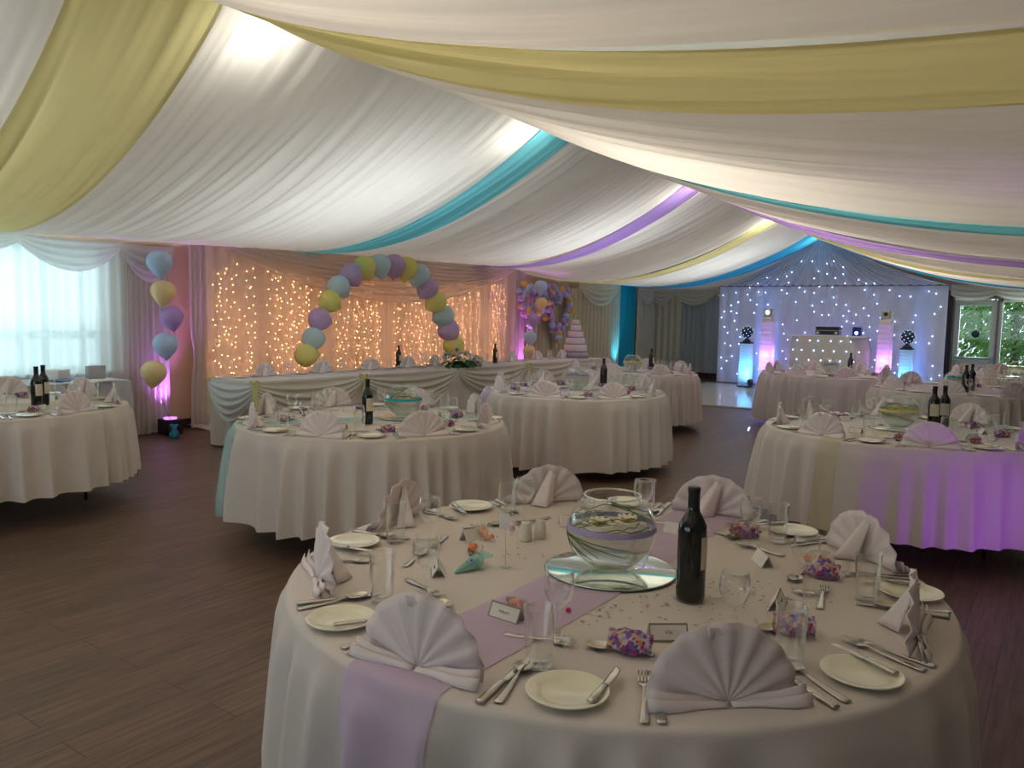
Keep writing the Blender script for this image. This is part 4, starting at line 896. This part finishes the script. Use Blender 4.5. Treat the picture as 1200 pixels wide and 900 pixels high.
# table gems and confetti
rnd = random.Random(77); b = MB()
for k in range(260):
    ctr = rnd.choice(((-.80, 2.02), (-.70, 1.86), (-1.36, 1.98), (-.95, 1.72), (-.62, 2.1))); x = rnd.gauss(ctr[0], .07); y = rnd.gauss(ctr[1], .07)
    if math.hypot(x + 1.06, y - 2.03) < .20: continue
    s_ = rnd.uniform(.002, .0045); a = rnd.uniform(0, 6.28)
    b.add([(x + s_ * 1.4 * cos(a + q), y + s_ * sin(a + q), TZ + .0035 + (.0012 if q > 3 else 0)) for q in (0, 1.57, 3.14, 4.71)], [(0, 1, 2, 3)], 0, False)
tag(b.build('confetti', mat('silver_foil_confetti', (.30, .28, .30), .3, .7, var=.5)), 'scatter of silver confetti around the near fishbowl and bottle', 'confetti', kind='stuff')
p = at(666, 718, ZT); tag(MB().ball((p.x, p.y, ZT + .007), .007, 12, 8).build('table_gem', SW[0]), 'magenta bead beside the lavender runner', 'bead')

# ------------------------------------------------------------------ head table
HX0, HX1, HY0, HY1 = -7.60, -6.82, 5.14, 12.75
for i in range(4):
    y0 = HY0 + .02 + (HY1 - HY0 - .04) * i / 4; y1 = HY0 + .02 + (HY1 - HY0 - .04) * (i + 1) / 4
    t = empty('trestle_table', ((HX0 + HX1) / 2, (y0 + y1) / 2, 0), 0, ['trestle table at the left end of the head table', 'second trestle table under the head table cloth', 'trestle table under the flower arrangement', 'trestle table at the cake end of the head table'][i], 'table')
    MB().box((0, 0, .725), (HX1 - HX0 - .04, y1 - y0 - .004, .025)).build('tabletop', M_WOOD, t, bevel=.003)
    for s_ in (-1, 1): MB().tube([(-.3, s_ * .7, .71), (-.3, s_ * .75, 0)], .012, 6).tube([(.3, s_ * .7, .71), (.3, s_ * .75, 0)], .012, 6).tube([(-.3, s_ * .73, .25), (.3, s_ * .73, .25)], .012, 6).build('leg', M_BLACKM, t)
# cloth: top plus hanging skirts
W_, L_ = HX1 - HX0, HY1 - HY0; per = 2 * (W_ + L_)
def rim(s_, out):
    s_ = s_ % per
    if s_ < W_: return Vector((HX0 + s_, HY0 - out, 0))
    s_ -= W_
    if s_ < L_: return Vector((HX1 + out, HY0 + s_, 0))
    s_ -= L_
    if s_ < W_: return Vector((HX1 - s_, HY1 + out, 0))
    return Vector((HX0 - out, HY1 - (s_ - W_), 0))
def hc(u, v):
    d = v * (TZ - .02); k = min(1, d / .2); p = rim(u * per, .004 + .012 * k + .016 * k * sin(u * per * 17 + 2 * sin(u * 31))); return (p.x, p.y, TZ + .001 - d)
b = MB().grid(hc, 620, 12, closed=True); b.box(((HX0 + HX1) / 2, (HY0 + HY1) / 2, TZ - .001), (W_, L_, .004))
tag(b.build('tablecloth', M_CLOTH), 'white floor-length cloth over the long head table', 'tablecloth')
M_SWT = fabric('ivory_table_swag', (.78, .74, .64), .25, clear=.05); bows = [5.08, 6.62, 8.42, 10.1, 11.5, 12.75]
for i in range(5):
    tag(swag('table_swag', (HX1 + .015, bows[i], 0), (HX1 + .015, bows[i + 1], 0), TZ + .004, .10, .46, M_SWT, None, n=6, out=.06, side=(0, 8, 0)),
        ['ivory swag at the left front of the head table', 'second ivory swag along the head table front', 'ivory swag left of the flower arrangement drop', 'ivory swag right of the flower arrangement', 'last ivory swag at the cake end of the head table'][i], 'swag')
tag(swag('table_swag', (HX0, HY0 - .015, 0), (HX1 + .01, HY0 - .015, 0), TZ + .004, .14, .42, fabric('white_table_swag', (.84, .84, .84), .3), None, n=6, out=.07, side=(-7, 0, 0)), 'white swag hanging on the left end of the head table', 'swag')
def bow(x, y, label, tail=True):
    t = empty('bow', (x, y, TZ - .01), 0, label, 'bow'); m_ = fabric('yellow_organza_bow', (.80, .76, .30), .4, clear=.15)
    for s_ in (-1, 1):
        def f(u, v): a = 2 * PI * u; return (.012 + .022 * sin(v * 3) , s_ * (.012 + .055 * (1 - cos(a)) * .5), .03 * sin(a) * (.6 + .4 * v) + .012 * (v - .5))
        MB().grid(f, 16, 3, closed=True).build('bow_loop', m_, t)
        if tail: MB().grid(lambda u, v: (.03 + .012 * sin(v * 5), s_ * (.008 + .03 * v) + (u - .5) * .035, -.38 * v), 3, 10).build('ribbon_tail', m_, t)
    MB().ball((.02, 0, 0), .014, 8, 6).build('knot', m_, t)
bow(HX1 + .02, bows[0], 'yellow organza bow on the front corner of the head table'); bow(HX1 + .02, bows[1], 'yellow organza bow between the first two head table swags')
bow(HX1 + .02, bows[3], 'yellow organza bow right of the flower arrangement'); bow(HX1 + .02, bows[4], 'yellow organza bow nearest the cake')
bow(HX0, HY0 - .02, 'yellow organza bow at the back left corner of the head table')
# napkins, plates and glasses along the table
HN = [(-7.32, y) for y in (5.62, 6.45, 7.25, 7.95, 8.5, 9.35, 10.4, 11.15, 11.95)]
hw = ['leftmost', 'second from the left', 'third from the left', 'fourth from the left', 'by the left wine bottle', 'behind the flowers', 'right of the far wine bottle', 'below the far balloons', 'closest to the cake']
for (x, y), wv in zip(HN, hw):
    rng = random.Random(int(y * 100))
    o = P_NAP.put((x, y, TZ + .004), PI / 2 + R(rng.uniform(-12, 12)) + PI, f'white fan-folded napkin on the head table, {wv}')
    P_PLATE.put((x - .0, y - .30, TZ + .003), 0, f'white side plate on the head table, beside the napkin {wv}')
    P_FORK.put((x - .12, y - .17, TZ + .003), -PI / 2, f'steel fork on the head table by the napkin {wv}'); P_KNIFE.put((x - .12, y + .20, TZ + .003), -PI / 2, f'steel knife on the head table by the napkin {wv}')
    P_WINE.put((x + .16, y + .18, TZ + .003), 0, f'wine glass on the head table by the napkin {wv}'); P_TUM.put((x + .08, y + .27, TZ + .003), 0, f'tumbler on the head table by the napkin {wv}')
bottle((*at(467, 431, TZ).xy, TZ + .003), 'dark wine bottle on the head table left of the flowers'); bottle((*at(580, 426, TZ).xy, TZ + .003), 'dark wine bottle on the head table right of the flowers')
fl_ = lathe_glass([(0, .0015), (.028, .0015), (.029, .003), (.012, .006), (.004, .012), (.0038, .08), (.010, .09), (.021, .12), (.023, .16), (.020, .215), (.0195, .2155), (.021, .16), (.019, .12), (.009, .093), (0, .09)], 14).build('champagne_flute', M_GLASS); tag(fl_, cat='glass'); P_FL = Proto(fl_)
for i, px in enumerate((484, 488.5, 493, 497.5)):
    p = at(px, 432.5, TZ); P_FL.put((p.x, p.y, TZ + .003), 0, ['clear champagne flute nearest the wine bottle, left of the flower arrangement', 'second champagne flute from the left beside the head table bottle', 'third champagne flute from the left beside the head table bottle', 'clear champagne flute closest to the flower arrangement'][i], 'champagne flutes on the head table')
# flower arrangement
t = empty('flower_arrangement', (-6.98, 8.70, TZ + .002), R(0), 'long arrangement of white and lilac flowers with dark foliage', 'flowers'); t.scale = (1.15, 1.2, 1.15); rnd = random.Random(12)
MB().box((0, 0, .02), (.14, .34, .04)).build('tray', M_BLACKM, t, bevel=.008)
for k in range(64):
    a = rnd.uniform(0, 2 * PI); L = rnd.uniform(.12, .30); dirv = Vector((cos(a) * .45 + .12, sin(a) * 1.25, rnd.uniform(-.18, .35))).normalized(); base = Vector((rnd.uniform(-.03, .05), rnd.uniform(-.2, .2), rnd.uniform(.04, .09)))
    sd = dirv.cross(Vector((0, 0, 1))).normalized(); b = MB()
    def lf(u, v): p = base + dirv * L * v + Vector((0, 0, -.10 * v * v)) + sd * (u - .5) * .045 * sin(PI * min(.98, .08 + v * .92)); return (p.x, p.y, p.z - .006 * abs(u - .5))
    b.grid(lf, 2, 5).build('leaf', M_GREEN, t)
for k in range(20):
    y = -.36 + .036 * k + rnd.uniform(-.02, .02); x = rnd.uniform(-.05, .13); z = .10 + .08 * (1 - abs(y) / .4) + rnd.uniform(-.03, .03) - (.06 if x > .08 else 0); m_ = (M_PETW, M_PETL, M_PETW, M_PETAL)[k % 4]; r_ = rnd.uniform(.040, .058) if m_ is not M_PETL else .036; b = MB()
    for q in range(14):
        a = q * 2.4; tl = .25 + .055 * q; T_ = Matrix.Translation((x, y, z)) @ Matrix.Rotation(R(rnd.uniform(-25, 25)), 4, 'X') @ Matrix.Rotation(a, 4, 'Z') @ Matrix.Rotation(-tl * 1.5 + .2, 4, 'Y')
        b.grid(lambda u, v: (r_ * v, (u - .5) * r_ * .8 * sin(PI * min(.95, .15 + v * .8)), .006 * sin(v * 3)), 2, 3, T=T_)
    b.ball((x, y, z), r_ * .4, 8, 5); b.build('flower', m_, t)
# wedding cake on its stand
cx_, cy_ = -7.25, 12.32; t = empty('wedding_cake', (cx_, cy_, TZ + .002), 0, 'tall pale pink tiered wedding cake at the end of the head table', 'cake'); M_ICE = mat('pale_pink_icing', (.78, .64, .66), .55, var=.02)
MB().lathe([(0, 0), (.24, 0), (.24, .10), (.23, .105), (0, .105)], 40).build('cake_stand', mat('silver_lilac_stand', (.42, .36, .44), .3, .5, var=.4, scale=20), t)
z = .107
for i, (r_, h) in enumerate(((.205, .13), (.17, .12), (.135, .115), (.10, .11), (.066, .10))):
    MB().lathe([(0, z), (r_ - .004, z), (r_, z + .006), (r_, z + h - .01), (r_ - .008, z + h), (0, z + h)], 40).build('tier', M_ICE, t)
    MB().lathe([(r_ + .001, z + .004), (r_ + .004, z + .008), (r_ + .004, z + .026), (r_ + .001, z + .03)], 40, cap=False).build('ribbon_band', R_L, t); z += h
# side table with papers behind the left table
t = empty('side_table', (-8.15, 3.35, 0), 0, 'rectangular side table in grey cloth under the bright window', 'table')
MB().box((0, 0, .73), (.66, 2.0, .03)).build('tabletop', M_WOOD, t, bevel=.004)
for sx in (-1, 1):
    for sy in (-1, 1): MB().tube([(sx * .27, sy * .9, .72), (sx * .27, sy * .9, 0)], .013, 6).build('leg', M_BLACKM, t)
def sk(u, v):
    s_ = u * 2 * (.68 + 2.02); k = .012 * min(1, v * 4) * (1 + sin(u * 190)); w2, l2 = .68, 2.02
    if s_ < w2: p = (-.34 + s_, -1.01 - k)
    elif s_ < w2 + l2: p = (.34 + k, -1.01 + s_ - w2)
    elif s_ < 2 * w2 + l2: p = (.34 - (s_ - w2 - l2), 1.01 + k)
    else: p = (-.34 - k, 1.01 - (s_ - 2 * w2 - l2))
    return (-8.15 + p[0], 3.35 + p[1], TZ + .001 - v * .66)
b = MB().grid(sk, 300, 8, closed=True); b.box((-8.15, 3.35, TZ - .002), (.68, 2.02, .004)); tag(b.build('tablecloth', fabric('grey_white_linen', (.62, .62, .66), .06)), 'grey white cloth over the side table under the window', 'tablecloth')
def stack(px, py, sx, sy, h, m_, lab, cat, name, rz=0):
    p = at(px, py, TZ); o = MB().box((0, 0, h / 2), (sx, sy, h)).build(name, m_, bevel=.003); o.location = (p.x, p.y, TZ + .002); o.rotation_euler.z = rz; tag(o, lab, cat)
stack(82, 447, .22, .3, .02, mat('navy_card', (.03, .06, .22), .5), 'navy folder on the side table under the window', 'folder', 'folder', .3)
stack(112, 447, .21, .3, .015, M_CARD, 'white paper booklet on the side table, right end', 'booklet', 'booklet', -.2)
stack(97, 449, .2, .28, .01, M_CARD, 'white papers lying between folder and booklet', 'papers', 'paper_sheets', .1)
stack(66, 445, .18, .18, .10, M_CARD, 'white gift box on the side table behind the bottles', 'box', 'gift_box', .5)
stack(93, 441, .05, .2, .14, mat('grey_card_box', (.45, .45, .48), .6), 'grey standing card box on the side table', 'box', 'card_box', .2)
bpy.data.objects['card_box'].location.x = -8.10; bpy.data.objects['card_box'].location.y = 4.15

# ------------------------------------------------------------------ balloons
def balloon_mesh(r=.14, seg=20):
    pr = [(0, -1.30), (.10, -1.27), (.05, -1.22), (.12, -1.16), (.30, -1.0), (.52, -.78), (.74, -.50), (.90, -.22), (.985, .06), (.985, .30), (.90, .56), (.72, .80), (.46, .96), (.22, 1.02), (0, 1.035)]
    return MB().lathe([(a * r, b_ * r) for a, b_ in pr], seg, cap=False)
BM = {}
def balloon(m_, parent, loc, r, rot=(0, 0, 0), label=None):
    if m_.name not in BM: o = balloon_mesh(1.0).build('balloon', m_); BM[m_.name] = o.data; 
    else: o = bpy.data.objects.new('balloon', BM[m_.name]); COL.objects.link(o)
    o.parent = parent; o.location = loc; o.scale = (r, r, r); o.rotation_euler = rot
    if label: o['label'] = label
    return o
# arch of nineteen balloons behind the head table
arc = [(360, 416, 'y'), (368.5, 397, 'b'), (376, 374.5, 'p'), (387.5, 354, 'y'), (398, 337, 'b'), (412, 323, 'p'), (427.5, 314, 'y'), (445, 312, 'b'), (461.5, 312, 'p'), (476, 315, 'y'), (490, 323, 'b'), (500, 338, 'p'), (509.5, 354, 'y'), (518, 370, 'b'), (524.5, 387, 'p'), (530.5, 405, 'y')]
t = empty('balloon_arch', (-7.80, 8.2, .70), 0, 'arch of yellow, pale blue and lilac balloons behind the head table', 'balloon arch')
pts = [atX(px, py, -7.80) for px, py, _ in arc]; cA = Vector((-7.80, 8.2, 1.1))
for (px, py, c_), p in zip(arc, pts):
    d = (p - cA); ang = math.atan2(d.y, d.z); dist = (p - Vector((0, 0, EYE))).length
    balloon({'y': B_Y, 'b': B_B, 'p': B_P}[c_], t, p - t.location, 13.6 / 926 * dist * .98, (-ang, 0, 0), {'y': 'yellow balloon', 'b': 'pale blue balloon', 'p': 'lilac balloon'}[c_])
line = [Vector((-7.80, pts[0].y - .05, .02))] + [p + (cA - p).normalized() * .15 for p in pts] + [Vector((-7.80, pts[-1].y + .1, .02))]
MB().tube([q - t.location for q in line], .003, 4).build('arch_line', mat('clear_nylon_line', (.7, .7, .66), .3), t)
for q in (line[0], line[-1]): MB().lathe([(0, 0), (.07, 0), (.07, .03), (.03, .06), (0, .06)], 14, c=tuple(Vector((q.x, q.y, 0)) - t.location)).build('weight', M_STUD, t)
def bouquet(specs, X, foot, label, wm, dmul=1.0):
    t = empty('balloon_bouquet', (foot[0], foot[1], 0), 0, label, 'balloons'); ps = []
    for px, py, m_, r_px, nm, tilt in specs:
        p = atX(px, py, X); dist = (p - Vector((0, 0, EYE))).length; ps.append(p)
        balloon(m_, t, p - t.location, r_px / 926 * dist * .9, (R(tilt), R(tilt * .4), 0), nm)
    pts = [Vector((p.x + .02, p.y + .03 * (-1) ** i, p.z - .18)) for i, p in enumerate(ps)] + [Vector((foot[0], foot[1], .12))]
    MB().tube([q - t.location for q in pts], .004, 5).build('ribbon', R_T, t)
    MB().lathe([(0, 0), (.05, 0), (.055, .06), (.02, .11), (.05, .16), (0, .13)], 10).build('foil_weight', wm, t)
bouquet([(187, 309, B_PB, 14.8, 'powder blue balloon', 6), (191, 343, B_A, 14.2, 'apricot balloon', -10), (201.5, 373, B_V, 13.8, 'violet balloon', 14), (194, 405, B_PB, 14.6, 'powder blue balloon', 5), (180, 438, B_A, 14.8, 'apricot balloon', -10)],
        -8.35, (-8.35, 5.16), 'string of five balloons on a turquoise weight before the tan wall', mat('turquoise_foil', (.05, .35, .55), .3, .4))
bouquet([(634, 337, B_PB, 8.8, 'powder blue balloon', 0), (634.5, 356, B_A, 8.3, 'yellow apricot balloon', 0), (625, 375, B_V, 8.5, 'violet balloon', 10), (621, 396, B_PB, 8.6, 'powder blue balloon', -5), (620, 412, B_A, 8.0, 'apricot balloon', 0)],
        -8.0, (-8.05, 12.0), 'string of five balloons in front of the balloon hearts', mat('turquoise_foil', (.05, .35, .55), .3, .4))
def heart(yc, zc, w_, h_, n, label, seed):
    t = empty('balloon_heart', (-8.62, yc, zc), 0, label, 'balloon heart'); rnd = random.Random(seed); ms = [B_P, B_PB, B_V, B_B, B_P, B_PB, B_V, B_O]
    for i in range(n):
        a = 2 * PI * i / n * 3; k = 1 + (i % 3 - 1) * .17 + rnd.uniform(-.03, .03)
        x = .5 * sin(a) ** 3 * k; z = (13 * cos(a) - 5 * cos(2 * a) - 2 * cos(3 * a) - cos(4 * a)) / 30 * k
        m_ = ms[rnd.randrange(8)] ; balloon(m_, t, (rnd.uniform(-.05, .08), x * w_, z * h_), rnd.uniform(.055, .075), (rnd.uniform(-1.5, 1.5), rnd.uniform(-1.5, 1.5), 0))
    hp = [(0, .5 * sin(a) ** 3 * w_, (13 * cos(a) - 5 * cos(2 * a) - 2 * cos(3 * a) - cos(4 * a)) / 30 * h_) for a in [2 * PI * i / 40 for i in range(41)]]
    MB().tube(hp, .012, 6).build('wire_frame', M_STEEL, t)
heart(12.88, 1.78, .80, .72, 66, 'heart of small violet and blue balloons behind the far string', 1)
heart(13.90, 1.62, .95, 1.02, 84, 'large heart of small violet, blue and orange balloons above the cake', 2)
